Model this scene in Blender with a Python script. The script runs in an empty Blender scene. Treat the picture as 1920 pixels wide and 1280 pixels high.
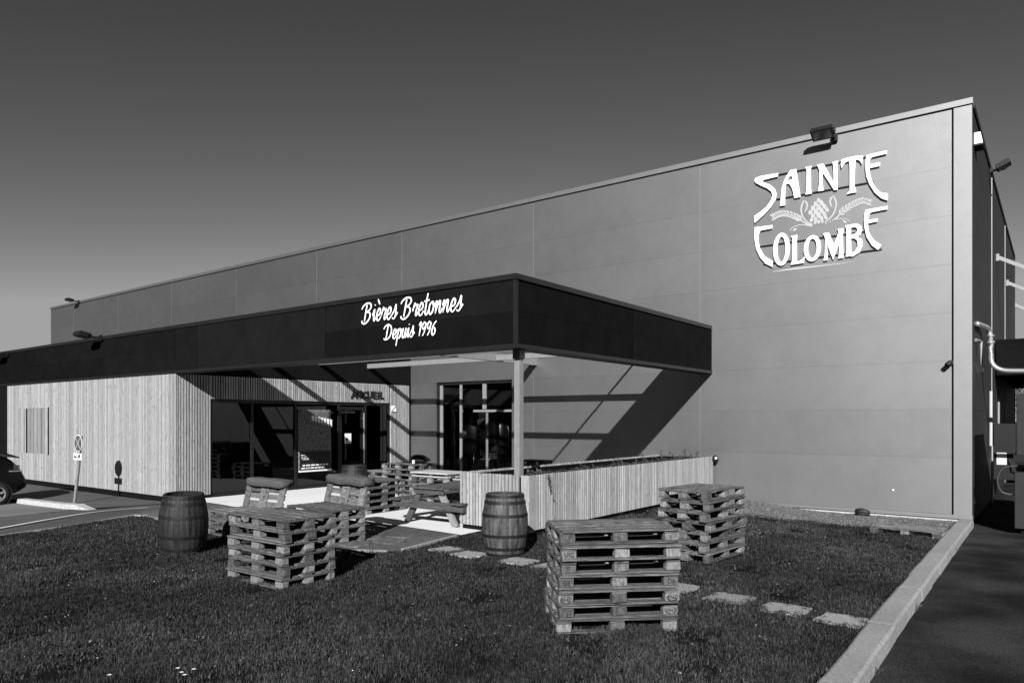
import bpy, bmesh, math, random
import numpy as np
from mathutils import Vector, Matrix
random.seed(7); RNG = np.random.default_rng(7)
R = math.radians
S = bpy.context.scene
COL = S.collection

# ---------------------------------------------------------------- camera, sky, sun, exposure
CAMH, YAW, FPX, HZ, CX = 2.07, R(37.129), 1354.3, 786.25, 960.0
cd = bpy.data.cameras.new('camera'); cam = bpy.data.objects.new('camera', cd); COL.objects.link(cam)
cam.location = (0, 0, CAMH); cam.rotation_euler = (R(90), 0, YAW)
cd.sensor_width = 36; cd.lens = 36 * FPX / 1920; cd.shift_y = (HZ - 640) / 1920
cd.clip_start = .1; cd.clip_end = 3000
S.camera = cam

SUN_EL, SUN_ROT = R(26.4), R(151.3)
w = bpy.data.worlds.new('World'); S.world = w; w.use_nodes = True
nt = w.node_tree; bg = nt.nodes['Background']
sky = nt.nodes.new('ShaderNodeTexSky'); sky.sky_type = 'NISHITA'; sky.sun_disc = False
sky.sun_elevation = SUN_EL; sky.sun_rotation = SUN_ROT; sky.dust_density = .9; sky.ozone_density = 2.0
sep = nt.nodes.new('ShaderNodeSeparateColor')           # monochrome film behind a red filter
pw = nt.nodes.new('ShaderNodeMath'); pw.operation = 'POWER'; pw.inputs[1].default_value = 1.75
sc_ = nt.nodes.new('ShaderNodeMath'); sc_.operation = 'MULTIPLY'; sc_.inputs[1].default_value = .497
mn = nt.nodes.new('ShaderNodeMath'); mn.operation = 'MINIMUM'; mn.inputs[1].default_value = 2.55
nt.links.new(sky.outputs[0], sep.inputs[0]); nt.links.new(sep.outputs[0], sc_.inputs[0]); nt.links.new(sc_.outputs[0], pw.inputs[0])
nt.links.new(pw.outputs[0], mn.inputs[0]); nt.links.new(mn.outputs[0], bg.inputs[0]); bg.inputs[1].default_value = .05

ld = bpy.data.lights.new('sun', 'SUN'); sun = bpy.data.objects.new('sun', ld); COL.objects.link(sun)
ld.energy = 5.0; ld.angle = R(.5); ld.color = (1, 1, 1)
sun.rotation_euler = Vector((.432 , -.79, .447)).to_track_quat('Z', 'Y').to_euler()
sun.location = (20, -30, 25)
vs = S.view_settings; S.display_settings.display_device = 'sRGB'
vs.view_transform = 'Standard'; vs.look = 'None'; vs.exposure = 1.5; vs.gamma = 1

# ---------------------------------------------------------------- picture <-> place
FW = (-math.sin(YAW), math.cos(YAW)); RT = (math.cos(YAW), math.sin(YAW))
def ray(u, v):
    a = (u - CX) / FPX
    return (FW[0] + RT[0]*a, FW[1] + RT[1]*a, -(v - HZ) / FPX)
def at_y(u, v, Y):
    d = ray(u, v); t = Y / d[1]; return Vector((d[0]*t, Y, CAMH + d[2]*t))
def at_x(u, v, X):
    d = ray(u, v); t = X / d[0]; return Vector((X, d[1]*t, CAMH + d[2]*t))
def sm(t):
    t = np.clip(t, 0, 1); return t*t*(3 - 2*t)
def g(x, y):
    """ground height: nearly flat, falling gently to the car park and to the hall's corner"""
    x = np.asarray(x, float); y = np.asarray(y, float)
    return -.22*np.clip((y - 5)/14, 0, 1)**1.8*sm((x + 7.5)/3) - .2*sm((-x - 16)/5) - .025*np.clip(-x - 20, 0, 12)*sm((10.4 - y)/3)
def at_g(u, v):
    z = 0.
    for _ in range(12):
        d = ray(u, v); t = (z - CAMH)/d[2]; x, y = d[0]*t, d[1]*t; z = float(g(x, y))
    return Vector((x, y, z))

# ---------------------------------------------------------------- materials
def lnk(nt, a, b): nt.links.new(a, b)
MATS = {}
def M(name, c1, c2=None, scale=6., stretch=(1, 1, 1), rough=.65, metal=0., bump=0., bscale=80., island=0., objr=0., spec=.18, detail=5., big=0., coat=0., bigs=.55, speck=0., specks=16., sstretch=(1, 1, 1)):
    if c2 is None: c2 = c1
    c1, c2 = c1*.71, c2*.71          # deep red filter: tones sit low, the exposure lifts them
    m = bpy.data.materials.new(name); m.use_nodes = True; nt = m.node_tree; N = nt.nodes
    b = N['Principled BSDF']; b.inputs['Roughness'].default_value = rough; b.inputs['Metallic'].default_value = metal
    b.inputs['Specular IOR Level'].default_value = spec; b.inputs['Coat Weight'].default_value = coat
    tc = N.new('ShaderNodeTexCoord'); oi = N.new('ShaderNodeObjectInfo')
    add = N.new('ShaderNodeVectorMath'); add.operation = 'ADD'
    mulr = N.new('ShaderNodeMath'); mulr.operation = 'MULTIPLY'; mulr.inputs[1].default_value = 37.
    lnk(nt, oi.outputs['Random'], mulr.inputs[0]); lnk(nt, tc.outputs['Object'], add.inputs[0]); lnk(nt, mulr.outputs[0], add.inputs[1])
    mp = N.new('ShaderNodeMapping'); mp.inputs['Scale'].default_value = stretch; lnk(nt, add.outputs[0], mp.inputs[0])
    n1 = N.new('ShaderNodeTexNoise'); n1.inputs['Scale'].default_value = scale; n1.inputs['Detail'].default_value = detail; n1.inputs['Roughness'].default_value = .65
    lnk(nt, mp.outputs[0], n1.inputs['Vector'])
    mr = N.new('ShaderNodeMapRange'); mr.inputs[1].default_value = .3; mr.inputs[2].default_value = .7
    lnk(nt, n1.outputs[0], mr.inputs[0]); mr.inputs[3].default_value = c1; mr.inputs[4].default_value = c2
    val = mr.outputs[0]
    def mulby(src, lo, hi, val):
        r = N.new('ShaderNodeMapRange'); lnk(nt, src, r.inputs[0]); r.inputs[3].default_value = lo; r.inputs[4].default_value = hi
        k = N.new('ShaderNodeMath'); k.operation = 'MULTIPLY'; lnk(nt, val, k.inputs[0]); lnk(nt, r.outputs[0], k.inputs[1]); return k.outputs[0]
    if island:
        ge = N.new('ShaderNodeNewGeometry'); val = mulby(ge.outputs['Random Per Island'], 1 - island, 1 + island, val)
    if objr: val = mulby(oi.outputs['Random'], 1 - objr, 1 + objr, val)
    if big:
        n3 = N.new('ShaderNodeTexNoise'); n3.inputs['Scale'].default_value = bigs; n3.inputs['Detail'].default_value = 4; lnk(nt, tc.outputs['Object'], n3.inputs['Vector'])
        r3 = N.new('ShaderNodeMapRange'); r3.inputs[1].default_value = .35; r3.inputs[2].default_value = .65; lnk(nt, n3.outputs[0], r3.inputs[0])
        val = mulby(r3.outputs[0], 1 - big, 1 + big, val)
    if speck:
        m4 = N.new('ShaderNodeMapping'); m4.inputs['Scale'].default_value = sstretch; lnk(nt, add.outputs[0], m4.inputs[0])
        n4 = N.new('ShaderNodeTexNoise'); n4.inputs['Scale'].default_value = specks; n4.inputs['Detail'].default_value = 3; lnk(nt, m4.outputs[0], n4.inputs['Vector'])
        r4 = N.new('ShaderNodeMapRange'); r4.inputs[1].default_value = .60; r4.inputs[2].default_value = .72; lnk(nt, n4.outputs[0], r4.inputs[0])
        val = mulby(r4.outputs[0], 1, 1 - speck, val)
    cc = N.new('ShaderNodeCombineColor')
    for i in range(3): lnk(nt, val, cc.inputs[i])
    lnk(nt, cc.outputs[0], b.inputs['Base Color'])
    if bump:
        n2 = N.new('ShaderNodeTexNoise'); n2.inputs['Scale'].default_value = bscale; n2.inputs['Detail'].default_value = 4
        lnk(nt, mp.outputs[0], n2.inputs['Vector'])
        bp = N.new('ShaderNodeBump'); bp.inputs['Strength'].default_value = bump; bp.inputs['Distance'].default_value = .01
        lnk(nt, n2.outputs[0], bp.inputs['Height']); lnk(nt, bp.outputs[0], b.inputs['Normal'])
    MATS[name] = m; return m
def glass(name, tint, ior=1.5):
    m = bpy.data.materials.new(name); m.use_nodes = True; nt = m.node_tree; N = nt.nodes
    for n in list(N):
        if n.type != 'OUTPUT_MATERIAL': N.remove(n)
    out = [n for n in N if n.type == 'OUTPUT_MATERIAL'][0]
    tr = N.new('ShaderNodeBsdfTransparent'); tr.inputs[0].default_value = (tint, tint, tint, 1)
    gl = N.new('ShaderNodeBsdfGlossy'); gl.inputs['Roughness'].default_value = 0.0; gl.inputs['Color'].default_value = (.95, .95, .95, 1)
    fr = N.new('ShaderNodeFresnel'); fr.inputs[0].default_value = ior
    mx = N.new('ShaderNodeMixShader'); lnk(nt, fr.outputs[0], mx.inputs[0]); lnk(nt, tr.outputs[0], mx.inputs[1]); lnk(nt, gl.outputs[0], mx.inputs[2])
    lnk(nt, mx.outputs[0], out.inputs[0]); MATS[name] = m; return m

clad   = M('light_metal_cladding', .25, .275, scale=2.2, rough=.5, metal=.96, bump=.2, bscale=42, island=.035, big=.04)
trim   = M('light_metal_trim', .25, .275, scale=3, rough=.55, metal=.95)
dark   = M('dark_metal_cladding', .005, .007, scale=2, rough=.5, spec=.0, metal=.0, bump=.12, bscale=60, island=.3)
darktr = M('dark_metal_trim', .009, .012, scale=3, rough=.5, spec=.12, metal=.1)
black  = M('black_paint', .005, .008, rough=.5, spec=.2)
gap    = M('dark_gap', .005, .008, rough=.9, spec=0)
slat   = M('weathered_larch', .16, .28, scale=5, stretch=(9, 9, .7), rough=.75, bump=.5, bscale=30, island=.22, speck=.45, specks=9, sstretch=(2.2, 2.2, .9))
slatd  = M('shutter_larch', .135, .24, scale=5, stretch=(9, 9, .7), rough=.75, bump=.35, bscale=30, island=.3)
palw   = M('pallet_board_wood', .016, .175, scale=6, stretch=(.9, 11, 11), rough=.85, bump=1., bscale=26, island=.38, objr=.3, speck=.6, specks=7)
palb   = M('pallet_block_wood', .045, .165, scale=14, stretch=(3, 1, 1), rough=.9, bump=1., bscale=40, objr=.6, speck=.5, specks=20)
logw   = M('rough_log', .09, .26, scale=26, rough=.9, bump=1., bscale=40)
tabw   = M('picnic_wood', .022, .085, scale=7, stretch=(1, 6, 6), rough=.8, bump=.6, bscale=25, island=.25)
palew  = M('pale_planed_wood', .26, .36, scale=6, stretch=(1, 6, 6), rough=.7, bump=.2)
stave_pale = M('pale_barrel_oak', .008, .07, scale=4, stretch=(4, 4, .7), rough=.6, bump=.6, bscale=26, island=.28, speck=.6, specks=6)
stave  = M('barrel_oak', .004, .024, scale=4, stretch=(4, 4, .7), rough=.6, bump=.6, bscale=26, island=.22, speck=.6, specks=6)
hoop   = M('barrel_hoop_iron', .005, .014, scale=10, rough=.6, metal=.3)
galv   = M('galvanised_steel', .2, .245, scale=9, rough=.5, metal=.4, detail=3)
steel  = M('brushed_steel', .3, .4, scale=4, rough=.25, metal=.95)
white  = M('white_paint', .8, rough=.45)
paint2 = M('pale_emblem_paint', .3, .34, rough=.5)
concr  = M('terrace_concrete', .5, .58, scale=30, rough=.9, bump=.2, bscale=160, big=.04)
kerbm  = M('kerb_concrete', .16, .26, scale=22, rough=.9, bump=.6, bscale=110, big=.1)
stonem = M('stepping_concrete', .16, .25, scale=26, rough=.95, bump=.8, bscale=90, objr=.12)
plinm  = M('plinth_concrete', .24, .36, scale=9, rough=.9, bump=.4)
asph   = M('asphalt', .002, .042, scale=55, rough=.95, bump=1., bscale=90, big=.6, bigs=.8, spec=.04, detail=9)
asph2  = M('worn_asphalt', .04, .095, scale=40, spec=.1, rough=.92, bump=.7, bscale=190, big=.22)
asph3  = M('pale_asphalt', .1, .15, scale=40, rough=.92, bump=.6, bscale=190, big=.15)
pave   = M('stained_paving', .035, .095, scale=9, rough=.92, bump=.6, bscale=120, big=.35)
soil   = M('soil', .003, .017, scale=60, rough=1, bump=1., bscale=90, spec=.0, detail=8)
gravm  = M('gravel_bed', .05, .12, scale=60, rough=.95, bump=1., bscale=130)
pebm   = M('pebbles', .08, .14, rough=.9, island=.6)
grassm = M('dry_grass', .018, .036, scale=3., rough=.75, island=.95, big=.5, bigs=.45, spec=.2)
leafm  = M('plant_leaf', .012, .03, rough=.6, island=.5)
twig   = M('twig', .05, .09, rough=.9)
flowm  = M('daisy_petal', .6, rough=.7)
carp   = M('black_car_paint', .003, .004, rough=.25, spec=.18)
tyre   = M('tyre_rubber', .012, .018, rough=.8)
chrome = M('bright_trim', .6, rough=.25, metal=.8)
lampr  = M('tail_lamp', .05, rough=.15)
cush   = M('speckled_cloth', .01, .1, scale=55, rough=.95, bump=.9, bscale=60)
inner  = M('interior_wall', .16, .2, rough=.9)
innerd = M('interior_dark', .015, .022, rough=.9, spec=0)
signm  = M('sign_face', .06, .07, rough=.35)
signx  = M('sign_cross', .26, rough=.35)
paper  = M('paper', .5, .62, scale=12, rough=.8)
posterm = M('poster_print', .01, .15, scale=14, rough=.7, detail=8)
lens   = M('lamp_glass', .03, .05, rough=.2, spec=.4)
gl_ent = glass('tinted_window_glass', .22, 1.5)
gl_hal = glass('hall_window_glass', .5, 1.4)

# ---------------------------------------------------------------- mesh builder
class MB:
    def __init__(s): s.v = []; s.f = []
    def add(s, vs, fs):
        o = len(s.v); s.v += [tuple(p) for p in vs]; s.f += [tuple(i + o for i in f) for f in fs]; return s
    def box(s, x0, x1, y0, y1, z0, z1, m=None):
        p = [Vector((x, y, z)) for z in (z0, z1) for x, y in ((x0, y0), (x1, y0), (x1, y1), (x0, y1))]
        if m is not None: p = [m @ q for q in p]
        return s.add(p, [(3, 2, 1, 0), (4, 5, 6, 7), (0, 1, 5, 4), (1, 2, 6, 5), (2, 3, 7, 6), (3, 0, 4, 7)])
    def cbox(s, c, d, m=None):
        return s.box(c[0]-d[0]/2, c[0]+d[0]/2, c[1]-d[1]/2, c[1]+d[1]/2, c[2]-d[2]/2, c[2]+d[2]/2, m)
    def bar(s, a, b, wd, ht, up=(0, 0, 1)):
        a, b = Vector(a), Vector(b); d = (b - a); L = d.length; d.normalize(); u = Vector(up)
        x = d.cross(u)
        if x.length < 1e-4: x = d.cross(Vector((1, 0, 0)))
        x.normalize(); z = x.cross(d)
        p = []
        for q in (a, b):
            for i, j in ((-1, -1), (1, -1), (1, 1), (-1, 1)): p.append(q + x*(i*wd/2) + z*(j*ht/2))
        return s.add(p, [(0, 1, 2, 3), (7, 6, 5, 4), (0, 4, 5, 1), (1, 5, 6, 2), (2, 6, 7, 3), (3, 7, 4, 0)])
    def tube(s, pts, r, n=10, flat=None, cap=True):
        """round tube through points; flat=(normal, k) squashes it along a direction"""
        P = [Vector(p) for p in pts]; rr = r if isinstance(r, (list, tuple)) else [r]*len(P)
        o = []; ref = Vector((0, 0, 1)); t0 = (P[1] - P[0]).normalized()
        if flat: ref = Vector(flat[0])
        elif abs(t0.dot(ref)) > .95: ref = Vector((1, 0, 0))
        for i, p in enumerate(P):
            t = (P[min(i+1, len(P)-1)] - P[max(i-1, 0)]).normalized()
            x = t.cross(ref); x.normalize(); z = x.cross(t)
            if flat: z = Vector(flat[0]).normalized()
            k = flat[1] if flat else 1
            for j in range(n):
                a = 2*math.pi*j/n; o.append(p + x*(rr[i]*math.cos(a)) + z*(rr[i]*k*math.sin(a)))
        f = []
        for i in range(len(P)-1):
            for j in range(n):
                f.append((i*n+j, i*n+(j+1) % n, (i+1)*n+(j+1) % n, (i+1)*n+j))
        if cap: f.append(tuple(range(n-1, -1, -1))); f.append(tuple((len(P)-1)*n+j for j in range(n)))
        return s.add(o, f)
    def lathe(s, prof, n=32, c=(0, 0, 0), cap0=False, cap1=False):
        o = []
        for r, z in prof:
            for j in range(n):
                a = 2*math.pi*j/n; o.append((c[0]+r*math.cos(a), c[1]+r*math.sin(a), c[2]+z))
        f = [(i*n+j, i*n+(j+1) % n, (i+1)*n+(j+1) % n, (i+1)*n+j) for i in range(len(prof)-1) for j in range(n)]
        if cap0: f.append(tuple(range(n-1, -1, -1)))
        if cap1: f.append(tuple((len(prof)-1)*n+j for j in range(n)))
        return s.add(o, f)
    def prism(s, poly, nrm, th):
        """flat outline given thickness th along nrm"""
        P = [Vector(p) for p in poly]; d = Vector(nrm)*th; n = len(P)
        A = sum((P[i].cross(P[(i+1) % n]) for i in range(n)), Vector())
        if A.dot(d) < 0: P.reverse()
        return s.add(P + [p + d for p in P], [tuple(range(n-1, -1, -1)), tuple(range(n, 2*n))] + [(i, (i+1) % n, n+(i+1) % n, n+i) for i in range(n)])
    def build(s, name, m, parent=None, smooth=False, bevel=0, loc=None):
        me = bpy.data.meshes.new(name)
        off = Vector(loc) if loc is not None else None
        me.from_pydata([tuple(Vector(p) - off) for p in s.v] if off else s.v, [], s.f); me.validate(); me.update()
        if bevel:
            bm = bmesh.new(); bm.from_mesh(me)
            bmesh.ops.bevel(bm, geom=bm.edges[:], offset=bevel, segments=2, affect='EDGES', profile=.5); bm.to_mesh(me); bm.free()
        if smooth:
            me.polygons.foreach_set('use_smooth', [True]*len(me.polygons))
        o = bpy.data.objects.new(name, me); COL.objects.link(o)
        if m: me.materials.append(m)
        if parent: o.parent = parent
        if off: o.location = off
        return o
def tag(o, label, cat, group=None, kind=None):
    if label: o['label'] = label
    if cat: o['category'] = cat
    if group: o['group'] = group
    if kind: o['kind'] = kind
    return o
def thing(name, loc, label, cat, group=None, rz=0):
    o = bpy.data.objects.new(name, None); COL.objects.link(o); o.location = loc; o.rotation_euler = (0, 0, rz); o.empty_display_size = .2
    return tag(o, label, cat, group)
def dup(root, loc, rot, label, group=None):
    r = root.copy(); COL.objects.link(r); r.location = loc; r.rotation_euler = rot; r['label'] = label
    if group: r['group'] = group
    for ch in list(root.children):
        c = ch.copy(); COL.objects.link(c); c.parent = r
        for gch in list(ch.children):
            d = gch.copy(); COL.objects.link(d); d.parent = c
    return r

# ---------------------------------------------------------------- ground sheets
def sheet(name, poly, m, dz, step=.5, kind='structure'):
    bm = bmesh.new(); vsx = [bm.verts.new((x, y, 0)) for x, y in poly]; bm.faces.new(vsx)
    xs = [p[0] for p in poly]; ys = [p[1] for p in poly]
    for ax, lo, hi in ((0, min(xs), max(xs)), (1, min(ys), max(ys))):
        k = math.floor(lo/step)*step + step
        while k < hi:
            co = [0, 0, 0]; co[ax] = k; no = [0, 0, 0]; no[ax] = 1
            bmesh.ops.bisect_plane(bm, geom=bm.verts[:]+bm.edges[:]+bm.faces[:], plane_co=co, plane_no=no); k += step
    for v in bm.verts: v.co.z = float(g(v.co.x, v.co.y)) + dz
    bm.normal_update()
    for f in bm.faces:
        if f.normal.z < 0: f.normal_flip()
    me = bpy.data.meshes.new(name); bm.to_mesh(me); bm.free(); me.materials.append(m)
    me.polygons.foreach_set('use_smooth', [True]*len(me.polygons))
    o = bpy.data.objects.new(name, me); COL.objects.link(o); o['kind'] = kind; return o
gm = MB()
gx = [-900, -300, -120, -60, -40] + list(np.arange(-34, 6, 1.)) + [12, 30, 100, 300, 900]
gy = [-900, -300, -80, -30, -12] + list(np.arange(-6, 26, 1.)) + [40, 80, 300, 900]
gm.add([(x, y, float(g(x, y)) - .1) for y in gy for x in gx],
       [(j*len(gx)+i, j*len(gx)+i+1, (j+1)*len(gx)+i+1, (j+1)*len(gx)+i) for j in range(len(gy)-1) for i in range(len(gx)-1)])
o = gm.build('asphalt_ground', asph, smooth=True); o['kind'] = 'structure'

hm = MB(); HV = []; nA = 60  # added unseen ridge behind the camera, cuts sky fill in the shadows
for i in range(nA+1):
    a = R(-178) + R(176)*i/nA; k = math.sin(math.pi*i/nA)**.3
    for r_, z_ in ((70, -.5), (95, 14*k), (120, 31*k), (150, 42*k), (220, 38*k), (300, -2)):
        HV.append((r_*math.cos(a) - 5, r_*math.sin(a)*.9 - 4, z_*(1+.12*math.sin(i*.9)+.08*math.sin(i*2.3))))
hm.add(HV, [(i*6+j, i*6+j+1, (i+1)*6+j+1, (i+1)*6+j) for i in range(nA) for j in range(5)])
o = hm.build('sky_block_ridge', M('sky_block_dark', .012, .02, scale=.2, rough=1, spec=0), smooth=True); o['kind'] = 'structure'

KX0, KX1 = (-1.47, -1.80), (-1.22, -1.50)     # kerb edges at y=5 and y=19 (left, right)
def kerbx(e, y): return e[0] + (e[1]-e[0])*(y-5)/14
LE = [tuple(at_g(u, v).to_2d()) for u, v in ((0, 1005), (90, 992), (180, 978), (252, 966))]
LC = [tuple(at_g(u, v).to_2d()) for u, v in ((272, 967), (300, 974), (390, 990))]
LAWN = [(kerbx(KX0, -6)+.02, -6), (kerbx(KX0, 18.9)+.02, 18.9), (-7.47, 18.9), (-7.47, 10.36), (-8.57, 10.38), (-8.5, 9.78), (-8.25, 8.1), (-8.35, 7.85),
        (-9.0, 7.5), LC[2], LC[1], LC[0], LE[3], LE[2], LE[1], LE[0], (LE[0][0]+1.6, LE[0][1]-3.6), (LE[0][0]+3.2, -6)]
sheet('lawn_soil', LAWN, soil, -.012)
sheet('terrace', [(-19.3, 10.2), (-18.0, 10.05), (-15.8, 9.72), (-10.1, 9.92), (-8.56, 9.8), (-8.6, 10.5), (-9.0, 10.5), (-9.0, 19.08), (-19.3, 19.08)], concr, .0)
sheet('paved_path', [(-18.6, 9.9), (-17.3, 8.25), (LC[0][0]-.1, LC[0][1]+.02), (LC[1][0], LC[1][1]+.03), (LC[2][0], LC[2][1]+.03), (-9.0, 7.57), (-8.4, 7.9), (-8.33, 8.1), (-8.58, 9.78), (-10.1, 9.9), (-15.8, 9.70), (-18, 10.03)], pave, -.006)
sheet('road', [(-60, -20), (-14, -20), (-12, -6), (-13.3, 1.5), (-14.8, 5.1), (-15.2, 6.1), (-15.6, 7.4), (-15.6, 8.0), (-17.3, 8.3), (-18.6, 9.95), (-19.3, 10.1), (-19.3, 8.0), (-60, 8.0)], asph2, -.04)
sheet('parking_bay', [(-60, -10), (-21.2, -10), (-19.4, 5.2), (-19.9, 7.9), (-60, 7.9)], asph3, -.033)
sheet('sidewalk', [(-60, 8.22), (-19.6, 8.22), (-18.9, 9.4), (-18.4, 10.0), (-19.2, 10.12), (-60, 10.12)], asph2, -.02)
sheet('gravel_strip', [(kerbx(KX0, 16.2), 17.4), (kerbx(KX0, 18.95), 18.95), (-7.45, 18.95), (-7.45, 16.2), (-4.6, 16.5), (-3.2, 16.3), (-2.6, 17.2)], gravm, .004)
pv = MB()
for j in range(3):
    for i in range(9):
        x0 = -8.75-.62*(i+1)+.25*(j % 2); y0 = 8.0+.56*j+.02*i; q = []
        for a in range(12):
            t_ = 2*math.pi*a/12; k = 1/max(abs(math.cos(t_)), abs(math.sin(t_)))**.8; q.append((x0+.27*k*math.cos(t_)+random.uniform(-.03, .03), y0+.24*k*math.sin(t_)+random.uniform(-.03, .03), float(g(x0, y0))-.02))
        pv.prism(q, (random.uniform(-.02, .02), random.uniform(-.02, .02), 1), random.uniform(.028, .042))
o = pv.build('paving', M('uneven_paving', .035, .12, scale=7, rough=.92, bump=.8, bscale=60, island=.3, big=.3)); o['kind'] = 'structure'
# painted white line along the road edge and thin concrete edgings
def ribbon(name, pts, wd, m, dz, h=0., kind='structure'):
    b = MB(); n = len(pts)
    L = []; 
    for i, p in enumerate(pts):
        a = Vector(pts[max(i-1, 0)]); c = Vector(pts[min(i+1, n-1)]); d = (c-a).normalized(); nn = Vector((-d.y, d.x))
        for s_ in (-1, 1):
            q = Vector(p) + nn*(s_*wd/2); L.append((q.x, q.y, float(g(q.x, q.y))+dz))
    b.add(L, [(2*i+1, 2*i, 2*i+2, 2*i+3) for i in range(n-1)])
    if h:
        L2 = [(x, y, z-h) for x, y, z in L]; b.add(L + L2, [(2*i, 2*n+2*i, 2*n+2*i+2, 2*i+2) for i in range(n-1)] + [(2*i+1, 2*i+3, 2*n+2*i+3, 2*n+2*i+1) for i in range(n-1)] + [(0, 1, 2*n+1, 2*n), (2*n-2, 4*n-2, 4*n-1, 2*n-1)])
    o = b.build(name, m); o['kind'] = kind; return o
def dens(pts, k=6):
    out = []
    for i in range(len(pts)-1):
        p0 = Vector(pts[max(i-1, 0)]); p1 = Vector(pts[i]); p2 = Vector(pts[i+1]); p3 = Vector(pts[min(i+2, len(pts)-1)])
        for j in range(k):
            t = j/k; out.append(.5*((2*p1)+(p2-p0)*t+(2*p0-5*p1+4*p2-p3)*t*t+(3*p1-p0-3*p2+p3)*t**3))
    out.append(Vector(pts[-1])); return out
P2 = lambda u, v: at_g(u, v).to_2d()
linem = M('road_marking_paint', .45, .62, scale=20, rough=.8)
ribbon('road_edge_line', dens([(-13.0, -1.5), (-14.1, 1.0), (-15.2, 3.2)] + [P2(*q) for q in ((0, 988), (90, 972), (180, 958), (260, 951), (305, 948))], 14), .09, linem, -.012)
ribbon('lawn_edging', dens([(LE[0][0]+3.15, -6), (LE[0][0]+1.55, LE[0][1]-3.6)] + LE, 4), .07, kerbm, .02, .1)
ribbon('lawn_edging', [LE[3]] + LC + [(-9.02, 7.52), (-8.38, 7.86)], .07, kerbm, .022, .1)
ribbon('path_edging', [(-8.31, 8.1), (-8.55, 9.66)], .07, kerbm, .02, .1)
# kerb between lawn and drive
kb = MB(); ky = np.linspace(-6, 19.02, 51); prof = [(0, -.16, 0), (0, .035, 0), (.1, .05, 0), (.86, .05, 0), (.97, .03, 0), (1.0, -.14, 0)]
ks = []
for y in ky:
    for t, z, _ in prof:
        x = kerbx(KX0, y) + (kerbx(KX1, y) - kerbx(KX0, y))*t + random.uniform(-.004, .004)
        ks.append((x, y, float(g(x, y)) + z + random.uniform(-.003, .003)))
n = len(prof)
for i in range(0, len(ky)-1, 2):          # kerb stones, two spans each, with open joints
    seg = [list(p) for p in ks[i*n:(i+3)*n]]
    dz_ = random.uniform(-.003, .003); dx_ = random.uniform(-.006, .006)
    for q in seg: q[2] += dz_; q[0] += dx_
    for q in seg[:n]: q[1] += .0015
    for q in seg[2*n:]: q[1] -= .0015
    kb.add(seg, [(a*n+j, a*n+j+1, (a+1)*n+j+1, (a+1)*n+j) for a in range(2) for j in range(n-1)] + [tuple(range(n-1, -1, -1)), tuple(range(2*n, 3*n))])
o = kb.build('kerb', kerbm); o['kind'] = 'structure'
pk = MB()
for x0, x1 in ((-23.85, -22.5), (-22.49, -21.2), (-21.19, -20.0)):
    z0, z1 = float(g(x0, 8.1)), float(g(x1, 8.1))
    pk.add([(x0, 7.92, z0-.1), (x1, 7.92, z1-.1), (x1, 8.2, z1-.1), (x0, 8.2, z0-.1), (x0, 7.95, z0+.08), (x1, 7.95, z1+.08), (x1, 8.2, z1+.08), (x0, 8.2, z0+.08)],
           [(4, 5, 6, 7), (0, 1, 5, 4), (1, 2, 6, 5), (2, 3, 7, 6), (3, 0, 4, 7)])
pk.add([(-19.99, 7.92, -.3), (-19.2, 7.98, -.3), (-19.2, 8.2, -.3), (-19.99, 8.2, -.3), (-19.99, 7.95, -.11), (-19.2, 8.0, -.2), (-19.2, 8.2, -.2), (-19.99, 8.2, -.11)], [(4, 5, 6, 7), (0, 1, 5, 4), (1, 2, 6, 5), (2, 3, 7, 6), (3, 0, 4, 7)])
o = pk.build('parking_kerb', plinm, bevel=.015); o['kind'] = 'structure'

# ---------------------------------------------------------------- helpers for clad walls
def minus(r, h):
    """rectangle r minus hole h -> list of rectangles (a0,a1,z0,z1)"""
    a0, a1, z0, z1 = r; b0, b1, y0, y1 = h
    if b0 >= a1 or b1 <= a0 or y0 >= z1 or y1 <= z0: return [r]
    out = []
    if z0 < y0: out.append((a0, a1, z0, y0))
    if z1 > y1: out.append((a0, a1, y1, z1))
    lo, hi = max(z0, y0), min(z1, y1)
    if a0 < b0: out.append((a0, b0, lo, hi))
    if a1 > b1: out.append((b1, a1, lo, hi))
    return out
def clad_wall(mb, axis, pos, cols, rows, holes=(), th=.05, sign=-1, gapv=.02, gaph=.0025, tilt=.0025):
    """panels on a plane; axis 'y': plane y=pos facing sign"""
    for i in range(len(cols)-1):
        for k in range(len(rows)-1):
            rs = [(cols[i]+gapv/2, cols[i+1]-gapv/2, rows[k]+gaph/2, rows[k+1]-gaph/2)]
            for h in holes: rs = [q for r in rs for q in minus(r, h)]
            for a0, a1, z0, z1 in rs:
                d0 = random.uniform(0, tilt); d1 = random.uniform(0, tilt)
                def pt(a, z, dd): 
                    return (a, pos - sign*0 + dd, z) if axis == 'y' else (pos + dd, a, z)
                f = [pt(a0, z0, -sign*d0), pt(a1, z0, -sign*d0), pt(a1, z1, -sign*d1), pt(a0, z1, -sign*d1)]
                b = [pt(a0, z0, -sign*th), pt(a1, z0, -sign*th), pt(a1, z1, -sign*th), pt(a0, z1, -sign*th)]
                F = [(0, 1, 2, 3), (7, 6, 5, 4), (0, 4, 5, 1), (1, 5, 6, 2), (2, 6, 7, 3), (3, 7, 4, 0)]
                if (axis == 'y') != (sign < 0): F = [tuple(reversed(q)) for q in F]
                mb.add(f + b, F)

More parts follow.
